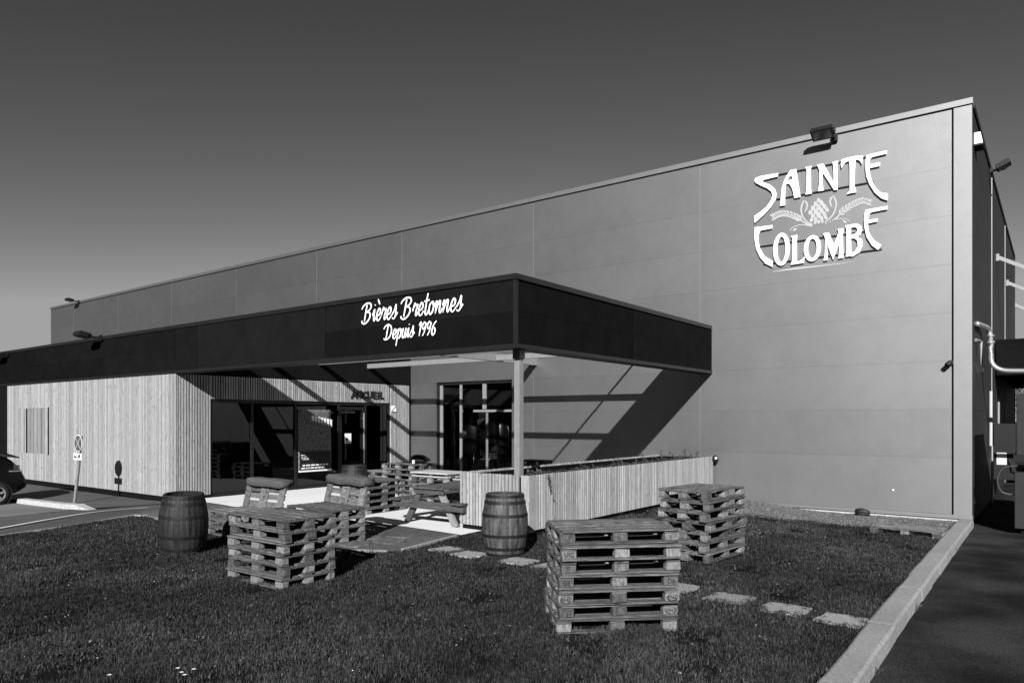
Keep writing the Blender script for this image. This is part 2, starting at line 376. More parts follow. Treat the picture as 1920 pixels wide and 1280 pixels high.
# ---------------------------------------------------------------- main hall
XR, YW, ZR, XL = -1.56, 19.1, 9.26, -51.6
YB = 38.6
hall = thing('factory_hall', (-26, YW, 0), 'tall pale grey metal clad factory hall with wide lettering on its front', 'building')
hl = Vector((-26, YW, 0))
def hp(mb, name, m, **k):
    p = k.pop('parent', hall)
    o = mb.build(name, m, **k); o.parent = p; 
    o.location = o.location - hl if p is hall else o.location
    return o
DOOR = (-17.88, -14.46, -.2, 3.40)
c = MB()
cols = [XL, -48.2, -42.4, -36.5, -30.6, -24.7, -19.65, -13.59, -7.93, -1.93]
rows = [-.08, 1.2, 2.3, 3.4, 4.5, 5.6, 6.7, 7.8, 9.1]
clad_wall(c, 'y', YW, cols, rows, [DOOR, (XL, -19.17, -1, 4.2)])
hp(c, 'front_cladding', clad)
c = MB()
for r in minus((XL, XR, -.25, 9.1), DOOR): c.box(r[0], r[1]-.06, YW+.055, YW+.2, r[2], r[3])
hp(c, 'front_wall', gap)
for x in cols[1:-1]:
    zb = 4.6 if x < -19.17 else -.08
    if DOOR[0] < x < DOOR[1]: zb = 3.42
    c = MB(); c.box(x-.012, x+.012, YW-.004, YW+.03, zb, 9.08); hp(c, 'joint_strip', trim)
c = MB(); c.box(XL-.02, XR+.03, YW-.05, YW+.3, 9.13, ZR)
hp(c, 'coping', trim)
c = MB(); c.box(-1.9, XR+.012, YW-.012, YW+.03, -.09, 9.11); c.box(XR-.03, XR+.012, YW+.031, YW+.1, -.09, 9.11)
hp(c, 'corner_trim', trim)
c = MB(); c.box(-7.45, XR+.03, YW-.03, YW+.05, -.17, -.083)
hp(c, 'base_trim', trim)
c = MB(); c.box(-7.45, XR-.02, YW+.012, YW+.05, -.5, -.172)
hp(c, 'plinth', plinm)
# side wall, darker cladding
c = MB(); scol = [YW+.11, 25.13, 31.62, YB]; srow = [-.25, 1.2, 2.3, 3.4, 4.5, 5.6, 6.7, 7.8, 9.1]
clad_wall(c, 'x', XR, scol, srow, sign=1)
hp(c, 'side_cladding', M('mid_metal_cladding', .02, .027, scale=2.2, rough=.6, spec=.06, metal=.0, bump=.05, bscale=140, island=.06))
for y in scol[1:-1]:
    c = MB(); c.box(XR-.02, XR+.02, y-.02, y+.02, -.2, 9.08); hp(c, 'joint_strip', trim)
c = MB(); c.box(XR-.2, XR+.035, YW+.301, YB+.05, 9.13, ZR); c.box(XR-.26, XR-.055, YW+.2, YB, -.3, 9.12)
c.box(XR-.0, XR+.03, YB-.1, YB+.05, -.2, 9.12)
hp(c, 'side_coping', black)
c = MB(); c.box(XL, XR-.26, YB-.2, YB, -.3, 9.1); c.box(XL, XL+.2, YW+.2, YB-.2, -.3, 9.1)
hp(c, 'rear_wall', dark)
c = MB(); c.box(XL+.2, XR-.26, YW+.2, YB-.2, 8.8, 9.0)
hp(c, 'roof', inner)
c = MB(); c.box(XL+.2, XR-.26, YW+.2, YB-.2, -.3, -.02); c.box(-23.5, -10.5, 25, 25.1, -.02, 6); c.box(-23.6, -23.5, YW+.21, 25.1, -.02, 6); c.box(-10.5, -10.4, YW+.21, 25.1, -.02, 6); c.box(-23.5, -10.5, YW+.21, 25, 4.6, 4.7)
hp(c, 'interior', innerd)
# glazed entrance of the hall: dark reveal, pale mullions
wf = MB(); wf.box(-17.88, -14.46, YW+.06, YW+.18, 3.3, 3.4); wf.box(-17.88, -17.78, YW+.06, YW+.18, -.1, 3.3); wf.box(-14.52, -14.46, YW+.06, YW+.18, -.1, 3.3); wf.box(-17.78, -14.52, YW+.06, YW+.18, -.12, -.02)
win = hp(wf, 'entrance_frame', black)
for x0, x1, z0, z1 in ((-17.775, -17.64, -.019, 3.295), (-16.83, -16.73, -.019, 3.295), (-15.79, -15.63, 2.43, 3.295)):
    b = MB(); b.box(x0, x1, YW+.075, YW+.14, z0, z1); hp(b, 'mullion', galv, parent=win)
b = MB(); b.box(-16.2, -14.525, YW+.07, YW+.14, 2.33, 2.405); hp(b, 'transom', galv, parent=win)
for x0, x1, z0, z1 in ((-17.64, -16.83, -.02, 3.3), (-16.73, -15.79, 2.43, 3.3), (-15.63, -14.52, 2.43, 3.3), (-16.73, -15.63, -.02, 2.31), (-15.60, -14.52, -.02, 2.31)):
    b = MB(); b.box(x0, x1, YW+.10, YW+.108, z0, z1); hp(b, 'pane', gl_hal, parent=win)
b = MB()
for x in (-15.64, -15.585): b.box(x, x+.02, YW+.08, YW+.13, -.02, 2.31)
hp(b, 'door_stile', galv, parent=win)

# brewing tanks seen through the glass
def tank(x, y, r, h, label):
    t = thing('brewing_tank', (x, y, -.02), label, 'tank', 'tanks inside the hall')
    b = MB(); b.lathe([(.12, .45), (r*.96, .75), (r, .8), (r, h-.3), (r*.85, h-.12), (r*.4, h), (.14, h+.02), (.14, h+.12), (0.01, h+.12)], 40, cap0=True); b.build('vessel', steel, t, smooth=True)
    for k in range(4):
        a = k*math.pi/2+.6; b = MB(); b.tube([(r*.86*math.cos(a), r*.86*math.sin(a), .0), (r*.86*math.cos(a), r*.86*math.sin(a), .85)], .045, 10); b.build('leg', steel, t, smooth=True)
    b = MB(); b.tube([(r+.03, -.2, .3), (r+.06, -.2, h*.8), (r*.5, -.1, h+.2)], .03, 8); b.build('pipe', steel, t, smooth=True)
    return t
tank(-18.75, 22.3, .6, 2.6, 'steel brewing tank at left behind the hall glass')
tank(-17.15, 21.9, .5, 2.15, 'squat steel brewing tank nearest the hall glass at right')
tank(-16.1, 23.6, .62, 2.9, 'tall steel brewing tank deepest behind the hall glass')

# ---------------------------------------------------------------- reception building (low, larch clad)
XB, YF, ZC, ZB = -19.17, 10.13, 4.63, 3.35
XF = -31.35
rec = thing('reception_building', (-26, YF, 0), 'low larch clad reception building under a dark metal fascia', 'building'); rl = Vector((-26, YF, 0))
def rp(mb, name, m, parent=None, **k):
    o = mb.build(name, m, **k); o.parent = parent or rec
    if parent is None: o.location = o.location - rl
    return o
def slats_y(mb, x0, x1, z0, z1, y, wd=.066, gp=.014, dep=.028, jit=.006):
    x = x0
    while x < x1 - wd*.5:
        xe = min(x+wd, x1); d = random.uniform(-jit, jit); mb.box(x, xe, y+d, y+dep, z0, z1); x += wd+gp
def slats_x(mb, y0, y1, z0, z1, x, wd=.050, gp=.030, dep=.045, jit=.006):
    y = y0
    while y < y1 - wd*.5:
        ye = min(y+wd, y1); d = random.uniform(-jit, jit); mb.box(x-dep, x+d, y, ye, z0, z1); y += wd+gp
b = MB(); SH = (-30.25, -27.6, .88, 2.47)
slats_y(b, XF, SH[0], -.06, ZB-.03, YF+.012, wd=.07, gp=.008, jit=.003); slats_y(b, SH[1], XB-.07, -.06, ZB-.03, YF+.012, wd=.07, gp=.008, jit=.003)
for z0_, z1_ in ((-.06, SH[2]), (SH[3], ZB-.03)): slats_y(b, SH[0]+.002, SH[1], z0_, z1_, YF+.012, wd=.07, gp=.008, jit=.003)
rp(b, 'front_slats', slat)
b = MB(); slats_y(b, SH[0], SH[1], SH[2], SH[3], YF+.018, wd=.1, gp=.022, jit=.012)
rp(b, 'shutter', slatd)
b = MB(); b.box(-29.55, -29.42, YF+.005, YF+.03, SH[2], SH[3]); b.box(-27.63, -27.55, YF+.003, YF+.03, SH[2]-.02, SH[3]+.02)
rp(b, 'shutter_gap', gap)
b = MB(); b.box(XF, XB-.06, YF+.06, YF+.2, -.4, ZB-.01); b.box(XB-.2, XB-.047, YF+.2, 11.2, -.4, ZB-.01); b.box(XB-.2, XB-.047, 18.08, YW, -.4, ZB-.01); b.box(XB-.2, XB-.047, 11.2, 18.08, 2.68, ZB-.01)
b.box(-60, XF, YF+.03, YF+.2, -.5, ZB-.01)
b.box(XB-9, XB-.2, YF+.2, YW, ZB-.2, ZB-.02)
rp(b, 'wall', gap)
b = MB(); slats_x(b, YF+.03, 11.16, -.05, ZB-.03, XB); slats_x(b, 11.17, 18.06, 2.66, ZB-.03, XB); slats_x(b, 18.09, YW-.03, -.05, ZB-.03, XB)
rp(b, 'side_slats', slat)
b = MB(); b.box(XB-.055, XB+.012, YF+.012, YF+.028, -.05, ZB-.03); rp(b, 'corner_batten', slat)
# roof and dark fascia
b = MB(); b.box(-60, XB-.05, YF+.08, YW-.03, ZB+.02, 4.2); rp(b, 'roof', innerd)
b = MB(); fj = [-60, -50.5, -45.1, -39.6, -34.2, -28.75, -23.4, XB]
clad_wall(b, 'y', YF, fj, [ZB+.06, ZB+.62, ZC-.1], tilt=.006)
rp(b, 'front_fascia', dark)
b = MB(); clad_wall(b, 'x', XB, [YF+.42, 14.2, YW-.01], [ZB-.0, ZB+.6, ZC-.1], sign=1); rp(b, 'side_fascia', dark)
b = MB(); b.box(-60, XB, YF-.025, YF+.4, ZC-.095, ZC); b.box(-60, XB, YF-.012, YF+.4, ZB-.02, ZB+.055); b.box(XB-.3, XB+.02, YF+.401, YW-.06, ZC-.095, ZC)
rp(b, 'fascia_trim', darktr)
# glazed side with door
fr = MB()
Yg = [11.2, 12.53, 14.08, 15.8, 16.95, 18.06]
fr.box(XB-.16, XB-.05, 11.2, 18.06, 2.56, 2.655); fr.box(XB-.16, XB-.05, 11.2, 18.06, -.2, -.02)
for y in Yg: fr.box(XB-.16, XB-.05, y-.04, y+.04, -.02, 2.56)
frame = rp(fr, 'window_frame', black)
for i in range(5):
    if i == 3: continue
    b = MB(); b.box(XB-.11, XB-.1, Yg[i]+.04, Yg[i+1]-.04, -.02, 2.56); b.build('pane', gl_ent, frame).location = -rl*0
dr = MB(); 
for y0, y1, z0, z1 in ((15.85, 15.93, -.02, 2.5), (16.81, 16.89, -.02, 2.5), (15.93, 16.81, 2.4, 2.5), (15.93, 16.81, -.02, .1)): dr.box(XB-.14, XB-.07, y0, y1, z0, z1)
door = rp(dr, 'door', black)
b = MB(); b.box(XB-.11, XB-.1, 15.93, 16.81, .1, 2.4); b.build('pane', gl_ent, door)
b = MB(); b.tube([(XB-.02, 16.85, .55), (XB-.02, 16.85, 2.3)], .022, 8); b.box(XB-.07, XB-.02, 16.83, 16.87, .7, .74); b.box(XB-.07, XB-.02, 16.83, 16.87, 2.1, 2.14); b.build('door_handle', chrome, door, smooth=False)
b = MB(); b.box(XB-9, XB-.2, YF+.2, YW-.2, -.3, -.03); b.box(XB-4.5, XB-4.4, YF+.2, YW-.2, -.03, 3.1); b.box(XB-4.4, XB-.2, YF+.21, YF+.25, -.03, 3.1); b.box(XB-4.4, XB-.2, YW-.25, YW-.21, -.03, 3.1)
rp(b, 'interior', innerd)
b = MB(); b.box(XB-3.2, XB-2.6, 14.2, 17.6, -.02, 1.1); b.box(XB-3.25, XB-2.5, 14.1, 17.7, 1.1, 1.15); rp(b, 'reception_counter', inner)

# ---------------------------------------------------------------- open canopy frame
XC = -7.58
can = thing('canopy', (XC, YF, 0), 'open dark canopy frame on a steel post over the terrace', 'canopy'); cl = Vector((XC, YF, 0))
def cp(mb, name, m, **k):
    o = mb.build(name, m, **k); o.parent = can; o.location = o.location - cl; return o
b = MB(); clad_wall(b, 'y', YF, [XB+.004, -18.03, -12.79, XC-.03], [ZB+.06, ZB+.62, ZC-.1], tilt=.006); cp(b, 'front_fascia', dark)
b = MB(); clad_wall(b, 'x', XC, [YF+.03, 14.57, YW-.01], [ZB+.06, ZB+.62, ZC-.1], sign=1, tilt=.006); cp(b, 'side_fascia', dark)
b = MB(); b.box(XB+.05, XC-.06, YF+.055, YF+.36, ZB+.06, ZC-.1); b.box(XC-.36, XC-.055, YF+.36, YW-.01, ZB+.06, ZC-.1); cp(b, 'fascia_core', galv)
b = MB(); b.box(XB, XC-.38, YF-.025, YF+.38, ZC-.095, ZC); b.box(XB, XC-.38, YF-.012, YF+.38, ZB-.02, ZB+.055)
b.box(XC-.379, XC+.025, YF-.025, YW-.06, ZC-.095, ZC); b.box(XC-.379, XC+.012, YF-.012, YW-.012, ZB-.02, ZB+.055); b.box(XC-.06, XC+.004, YF-.004, YF+.06, ZB+.055, ZC-.095)
cp(b, 'fascia_trim', darktr)
for y in (12.87, 14.93, 17.0):
    b = MB(); b.box(XB+.03, -13.565, y-.05, y+.05, 3.84, 3.99); b.box(-13.435, XC-.37, y-.05, y+.05, 3.84, 3.99); cp(b, 'crossbeam', galv)
b = MB(); b.box(-13.56, -13.44, YF+.37, YW-.0, 3.82, 4.05); cp(b, 'girder', galv)
b = MB(); b.box(-9.70, -9.655, YF+.37, YW-.0, 3.99, 4.035); cp(b, 'rod', galv)
b = MB(); b.box(-7.87, -7.75, 10.46, 10.58, -.05, ZB-.021); b.box(-7.89, -7.73, 10.44, 10.60, ZB-.18, ZB-.0205)
cp(b, 'post', galv)

# ---------------------------------------------------------------- planter with larch slats
PX0, PX1, PY0, PZ = -9.12, -7.5, 10.41, 1.07
pl = thing('planter', (PX1, PY0, 0), 'long weathered larch planter wall along the open terrace', 'planter'); pll = Vector((PX1, PY0, 0))
def pp(mb, name, m, **k):
    o = mb.build(name, m, **k); o.parent = pl; o.location = o.location - pll; return o
def sl2(mb, a0, a1, fix, axis, out, jz=.0):
    a = a0
    while a < a1-.03:
        wd = random.choice((.050, .054, .058)); d = random.uniform(-.006, .006); zt = PZ + random.uniform(-.004, .004); zb = .085
        q = (a, min(a+wd, a1))
        if axis == 'y': mb.box(q[0], q[1], fix+d, fix+.03, zb+float(g(q[0], fix)), zt)
        else: mb.box(fix-.045 if out > 0 else fix, fix+d if out > 0 else fix+.03, q[0], q[1], zb+float(g(fix+.2, q[0]))*.8, zt)
        a += wd+.025
b = MB(); sl2(b, PX0, PX1-.2, PY0, 'y', 1); pp(b, 'front_slats', slat)
b = MB(); sl2(b, PY0+.17, YW-.1, PX1, 'x', 1); pp(b, 'side_slats', slat)
b = MB(); sl2(b, PY0+.05, YW-.1, PX0, 'x', -1); pp(b, 'back_slats', slat)
b = MB(); b.box(PX1-.175, PX1+.006, PY0-.004, PY0+.03, .05, PZ); b.box(PX1-.03, PX1+.006, PY0+.031, PY0+.155, .05, PZ); pp(b, 'corner_boards', slat)
b = MB(); b.box(PX0+.032, PX1-.032, PY0+.035, PY0+.08, -.02, PZ-.04); b.box(PX1-.09, PX1-.047, PY0+.081, YW-.06, -.25, PZ-.04); b.box(PX0+.032, PX0+.08, PY0+.081, YW-.06, -.25, PZ-.04); b.box(PX0+.04, PX1-.04, YW-.06, YW-.03, -.2, PZ-.04)
pp(b, 'liner', gap)
b = MB(); nx, ny = 8, 60; vs_ = []
for j in range(ny+1):
    for i in range(nx+1): vs_.append((PX0+.08+(PX1-PX0-.16)*i/nx, PY0+.08+(YW-.14-PY0)*j/ny, PZ-.16+random.uniform(-.03, .03)))
b.add(vs_, [(j*(nx+1)+i, j*(nx+1)+i+1, (j+1)*(nx+1)+i+1, (j+1)*(nx+1)+i) for j in range(ny) for i in range(nx)]); pp(b, 'soil', gap)
def sprig(x, y, z, n, spread, hang, label, up=.1):
    t = thing('trailing_plant', (x, y, z), label, 'plant', 'creeping plants in the planter')
    st = MB(); lf = MB()
    for k in range(n):
        a = random.uniform(-.5, .5)*math.pi*2; L = random.uniform(.4, 1)*spread
        p = Vector((random.uniform(-.1, .1), random.uniform(-.3, .3), -.12)); d = Vector((math.cos(a)*.25, math.sin(a), random.uniform(.05, up*8))); d.normalize(); pts = [p.copy()]
        for s_ in range(6):
            d += Vector((random.uniform(-.4, .4), random.uniform(-.4, .4), random.uniform(-.45, .25))); d.normalize(); p = p + d*L/6; 
            p.x = min(p.x, .13)
            pts.append(p.copy())
            for q in range(3):
                s = random.uniform(.014, .035); e1 = Vector((random.uniform(-1, 1), random.uniform(-1, 1), random.uniform(-1, 1))).normalized(); e2 = e1.orthogonal().normalized(); cc = p + Vector((random.uniform(-.03, .03), random.uniform(-.03, .03), random.uniform(-.02, .04)))
                lf.add([cc-e1*s, cc+e2*s*.6, cc+e1*s, cc-e2*s*.6], [(0, 1, 2, 3)])
        st.tube(pts, .004, 5)
    for k in range(420):      # the dense low mat the shoots come out of
        cc = Vector((random.uniform(-.32, .1), random.uniform(-.5, .5), random.uniform(-.03, .075))); s = random.uniform(.015, .036); e1 = Vector((random.uniform(-1, 1), random.uniform(-1, 1), random.uniform(-.6, .6))).normalized(); e2 = e1.orthogonal().normalized()
        lf.add([cc-e1*s, cc+e2*s*.6, cc+e1*s, cc-e2*s*.6], [(0, 1, 2, 3)])
    st.build('stem', twig, t); lf.build('leaves', leafm, t); return t
pls = [(-7.62, 11.25, 'leafy creeper spilling over the planter corner by the post'), (-7.66, 11.9, 'low creeper just behind the planter corner'), (-7.65, 12.6, 'small creeper along the planter rim, second after the corner'),
       (-7.66, 13.2, 'small creeper along the planter rim beside the rod shadow'), (-7.65, 14.2, 'upright sprig on the planter rim before the dark shadow band'), (-7.66, 15.1, 'creeper on the planter rim in front of the dark shadow band'),
       (-7.65, 16.0, 'thin twiggy creeper right of the dark shadow band'), (-7.66, 16.9, 'dense creeper near the far end of the planter'), (-7.65, 17.9, 'taller bushy sprig at the far end of the planter')]
for i, (x, y, lab) in enumerate(pls): sprig(x-.17, y, PZ-.09, (46, 34, 30, 34, 30, 38, 30, 40, 40)[i], (.42, .35, .35, .4, .5, .45, .55, .5, .5)[i], False, lab, up=(.1, .05, .05, .05, .14, .08, .1, .08, .14)[i])
t = thing('hanging_sprig', (PX1+.02, 10.95, PZ), 'small dark sprig hanging down the planter face near the post', 'plant')
st = MB(); lf = MB()
for (dy, L) in ((0, .32), (.1, .5), (-.06, .2)):
    p = Vector((.01, dy, .0)); pts = [p.copy()]
    for s_ in range(8):
        p = p + Vector((random.uniform(-.003, .006), random.uniform(-.01, .025), -L/8)); pts.append(p.copy())
        for q in range(5 if dy == 0 else (1 if s_ > 5 else 0)):
            s = random.uniform(.012, .026); e1 = Vector((random.uniform(-.3, .3), random.uniform(-1, 1), random.uniform(-1, 1))).normalized(); e2 = e1.orthogonal().normalized(); cc = p + Vector((.015, random.uniform(-.04, .04), random.uniform(-.03, .03)))
            lf.add([cc-e1*s, cc+e2*s*.6, cc+e1*s, cc-e2*s*.6], [(0, 1, 2, 3)])
    st.tube(pts, .003, 5)
st.build('stem', twig, t); lf.build('leaves', leafm, t)

# ---------------------------------------------------------------- lettering on the hall
sgn = thing('wall_sign', (-4.6, YW-.1, 7.2), 'big raised white lettering with hop emblem on the pale hall wall', 'sign'); sl_ = Vector((-4.6, YW-.1, 7.2))
ZS = 4.572
def zw(p, Y): return at_y(1380 + p[0]/ZS, 250 + p[1]/ZS, Y)
YL = YW - .065
LET = {
 'S': [[(360,340),(358,370),(240,398),(226,410),(236,420),(290,440),(330,472),(347,520),(338,572),(300,632),(240,697),(160,768),(157,708),(210,672),(260,630),(298,578),(313,532),(303,500),(268,472),(208,446),(168,424),(158,402),(170,382),(212,366)]],
 'A': [[(377,622),(384,555),(390,480),(410,410),(440,352),(466,318),(478,350),(447,390),(428,440),(420,520),(419,617)], [(465,316),(514,306),(530,400),(552,545),(500,556),(490,505),(476,458),(494,436)], [(419,434),(428,408),(492,392),(496,440),(476,462),(455,432)]],
 'I': [[(594,290),(648,279),(640,310),(642,480),(650,516),(594,526),(604,490),(606,320)]],
 'N': [[(697,270),(745,262),(742,330),(738,400),(750,490),(704,497),(712,440),(715,320)], [(699,268),(750,261),(868,480),(842,488)], [(828,245),(875,234),(868,300),(870,484),(842,488),(838,460),(836,300)]],
 'T': [[(968,225),(1025,215),(1020,300),(1012,430),(1030,505),(950,520),(975,490),(975,300)], [(905,225),(960,208),(1040,192),(1090,190),(1078,265),(1065,238),(1045,226),(1020,228),(960,240),(935,252),(905,300),(898,268)]],
 'E': [[(1118,186),(1295,147),(1290,175),(1170,203),(1155,215),(1145,236),(1113,236)], [(1138,268),(1235,248),(1232,280),(1140,300)], [(1113,214),(1150,214),(1143,270),(1146,340),(1162,400),(1192,460),(1237,505),(1300,515),(1300,575),(1250,560),(1190,510),(1145,440),(1118,370),(1108,290)]],
 'C': [[(160,806),(312,786),(308,815),(215,832),(195,850),(163,852)], [(160,812),(208,832),(193,870),(192,930),(206,990),(242,1050),(312,1093),(312,1145),(250,1115),(205,1060),(172,990),(158,900)]],
 'L': [[(470,880),(525,870),(520,930),(522,1095),(565,1080),(590,1055),(580,1110),(470,1127),(480,1090),(484,900)]],
 'M': [[(748,858),(790,850),(780,960),(786,1085),(750,1092),(760,1040),(765,900)], [(748,858),(795,850),(852,980),(832,1082)], [(892,816),(915,860),(832,1082),(824,1000)], [(872,820),(925,812),(915,870),(920,1065),(878,1075),(885,1000),(888,880)]],
 'B': [[(935,790),(985,782),(985,900),(988,1050),(940,1058),(948,1000),(948,830)], [(980,783),(1030,772),(1070,790),(1082,830),(1065,870),(1030,890),(985,900),(985,868),(1020,860),(1042,835),(1035,808),(1010,803),(984,812)], [(985,870),(1040,880),(1080,910),(1085,960),(1060,1020),(1000,1055),(985,1055),(985,1025),(1020,1010),(1045,965),(1040,920),(1015,899),(985,902)]],
 'E2': [[(1108,656),(1300,622),(1298,650),(1165,675),(1142,692),(1102,702)], [(1128,745),(1215,728),(1212,755),(1130,772)], [(1100,682),(1145,686),(1130,750),(1132,810),(1150,870),(1182,915),(1245,955),(1218,1000),(1165,960),(1120,890),(1100,800),(1096,740)]],
}
for k, polys in LET.items():
    b = MB()
    for i, poly in enumerate(polys): b.prism([zw(p, YL + .0015*i) for p in poly], (0, 1, 0), .026)
    o = b.build('letter', white); o.parent = sgn; o.location = -sl_
def ring(b, cx, cy, rx, ry, ix, iy, Y, n=36, sh=0.):
    o1 = []
    for dY in (0, .026):
        for (a_, b_) in ((rx, ry), (ix, iy)):
            for j in range(n):
                t = 2*math.pi*j/n; x = cx+a_*math.cos(t); o1.append(zw((x, cy+b_*math.sin(t) - .16*(x-cx)), Y+dY))
    f = []
    for j in range(n):
        k = (j+1) % n
        f += [(j, k, n+k, n+j), (2*n+j, 3*n+j, 3*n+k, 2*n+k), (j, 2*n+j, 2*n+k, k), (n+j, n+k, 3*n+k, 3*n+j)]
    b.add(o1, f)
for q in ((390, 993, 72, 140, 34, 108), (655, 985, 74, 112, 37, 82)):
    b = MB(); ring(b, *q, YL); o = b.build('letter', white); o.parent = sgn; o.location = -sl_
b = MB()
for p0, p1 in (((352, 356), (1118, 205)), ((332, 567), (1180, 408)), ((162, 975), (1150, 830)), ((236, 1122), (1250, 988))):
    q0 = zw(p0, YW-.04); q1 = zw(p1, YW-.04); b.box(q0.x, q1.x, YW-.036, YW-.02, q0.z-.013, q0.z+.013)
    for fx in (.15, .5, .85): xx = q0.x+(q1.x-q0.x)*fx; b.box(xx-.01, xx+.01, YW-.02, YW+.01, q0.z-.01, q0.z+.01)
o = b.build('mounting_rail', black); o.parent = sgn; o.location = -sl_
# hop flower, leaves and barley painted flat on the wall
b = MB(); YE = YW - .006; ei = [0]
def epoly(pts):
    ei[0] += 1; b.prism([zw(p, YE - .0004*(ei[0] % 9)) for p in pts], (0, 1, 0), .008)
def leafp(cx, cy, ang, L, wd):
    ca, sa = math.cos(ang), math.sin(ang); out = []
    for t, k in ((-1, 0), (-.5, .75), (0, 1), (.5, .7), (1, 0), (.5, -.7), (0, -1), (-.5, -.75)): out.append((cx+ca*t*L-sa*k*wd, cy+sa*t*L+ca*k*wd))
    epoly(out)
def strokep(pts, w0, w1):
    P = dens(pts, 5); L_, R_ = [], []
    for i, p in enumerate(P):
        d = (P[min(i+1, len(P)-1)]-P[max(i-1, 0)]).normalized(); nn = Vector((-d.y, d.x)); wq = w0+(w1-w0)*i/(len(P)-1); L_.append(p+nn*wq); R_.append(p-nn*wq)
    for i in range(len(P)-1): epoly([L_[i], L_[i+1], R_[i+1], R_[i]])
def scale_leaf(cx, cy, k, ang=0.):
    ca, sa = math.cos(ang), math.sin(ang); P_ = []
    for x, y in ((0, -30), (13, -22), (20, -6), (18, 8), (9, 20), (0, 27), (-9, 20), (-18, 8), (-20, -6), (-13, -22)): P_.append((cx+k*(x*ca-y*sa), cy+k*(x*sa+y*ca)-.16*(cx-708)))
    epoly(P_)
for cy, xs, k in ((575, (0,), .8), (603, (-26, 26), .95), (636, (-50, 0, 50), 1.), (668, (-72, -25, 25, 72), 1.), (702, (-50, 0, 50), 1.), (734, (-62, -25, 25, 62), .85), (760, (-30, 0, 30), .7)):
    for x in xs: scale_leaf(708+x, cy, k*(1-.12*abs(x)/72), -x*.006)
# curling bracts beside the cone
for sx in (-1, 1):
    q = lambda x, y: (708+sx*x, y - .16*sx*x)
    strokep([q(52, 772), q(100, 742), q(138, 690), q(150, 630), q(140, 585)], 5, 8); strokep([q(140, 585), q(128, 560), q(112, 566)], 8, 3)
    strokep([q(112, 566), q(98, 600), q(108, 640), q(120, 655)], 10, 3)
def sprigp(pts, side0=.3, L=25, wd=8.5):
    P = dens(pts, 6); strokep(pts, 8, 3); n = len(P)
    for i in range(int(n*side0), n, 2):
        d = (P[min(i+1, n-1)]-P[max(i-1, 0)]).normalized(); an = math.atan2(d.y, d.x)
        for s_ in (-1, 1):
            a_ = an + s_*.62; c_ = P[i] + Vector((math.cos(a_), math.sin(a_)))*(L+6); leafp(c_.x, c_.y, a_ - s_*.15, L*(1-.25*(i/n)), wd)
    a_ = math.atan2(d.y, d.x); leafp(P[-1].x+12*math.cos(a_), P[-1].y+12*math.sin(a_), a_, 18, 6)
sprigp([(655, 793), (590, 768), (530, 726), (450, 694), (385, 692), (330, 712)]); sprigp([(765, 778), (850, 735), (920, 665), (1000, 612), (1075, 582), (1135, 590)])
strokep([(650, 797), (560, 785), (490, 805), (462, 836)], 5, 3); leafp(505, 825, -.6, 24, 10)
strokep([(775, 772), (860, 738), (930, 732), (975, 755)], 5, 3); leafp(930, 757, .6, 24, 10)
o = b.build('hop_emblem', paint2); o.parent = sgn; o.location = -sl_
b = MB(); ei[0] = 3
P = [(315, 1183), (500, 1152), (700, 1133), (900, 1112), (1115, 1082), (900, 1118), (700, 1144), (500, 1168), (318, 1188)]
b.prism([zw(p, YE) for p in P], (0, 1, 0), .008); o = b.build('underline', paint2); o.parent = sgn; o.location = -sl_

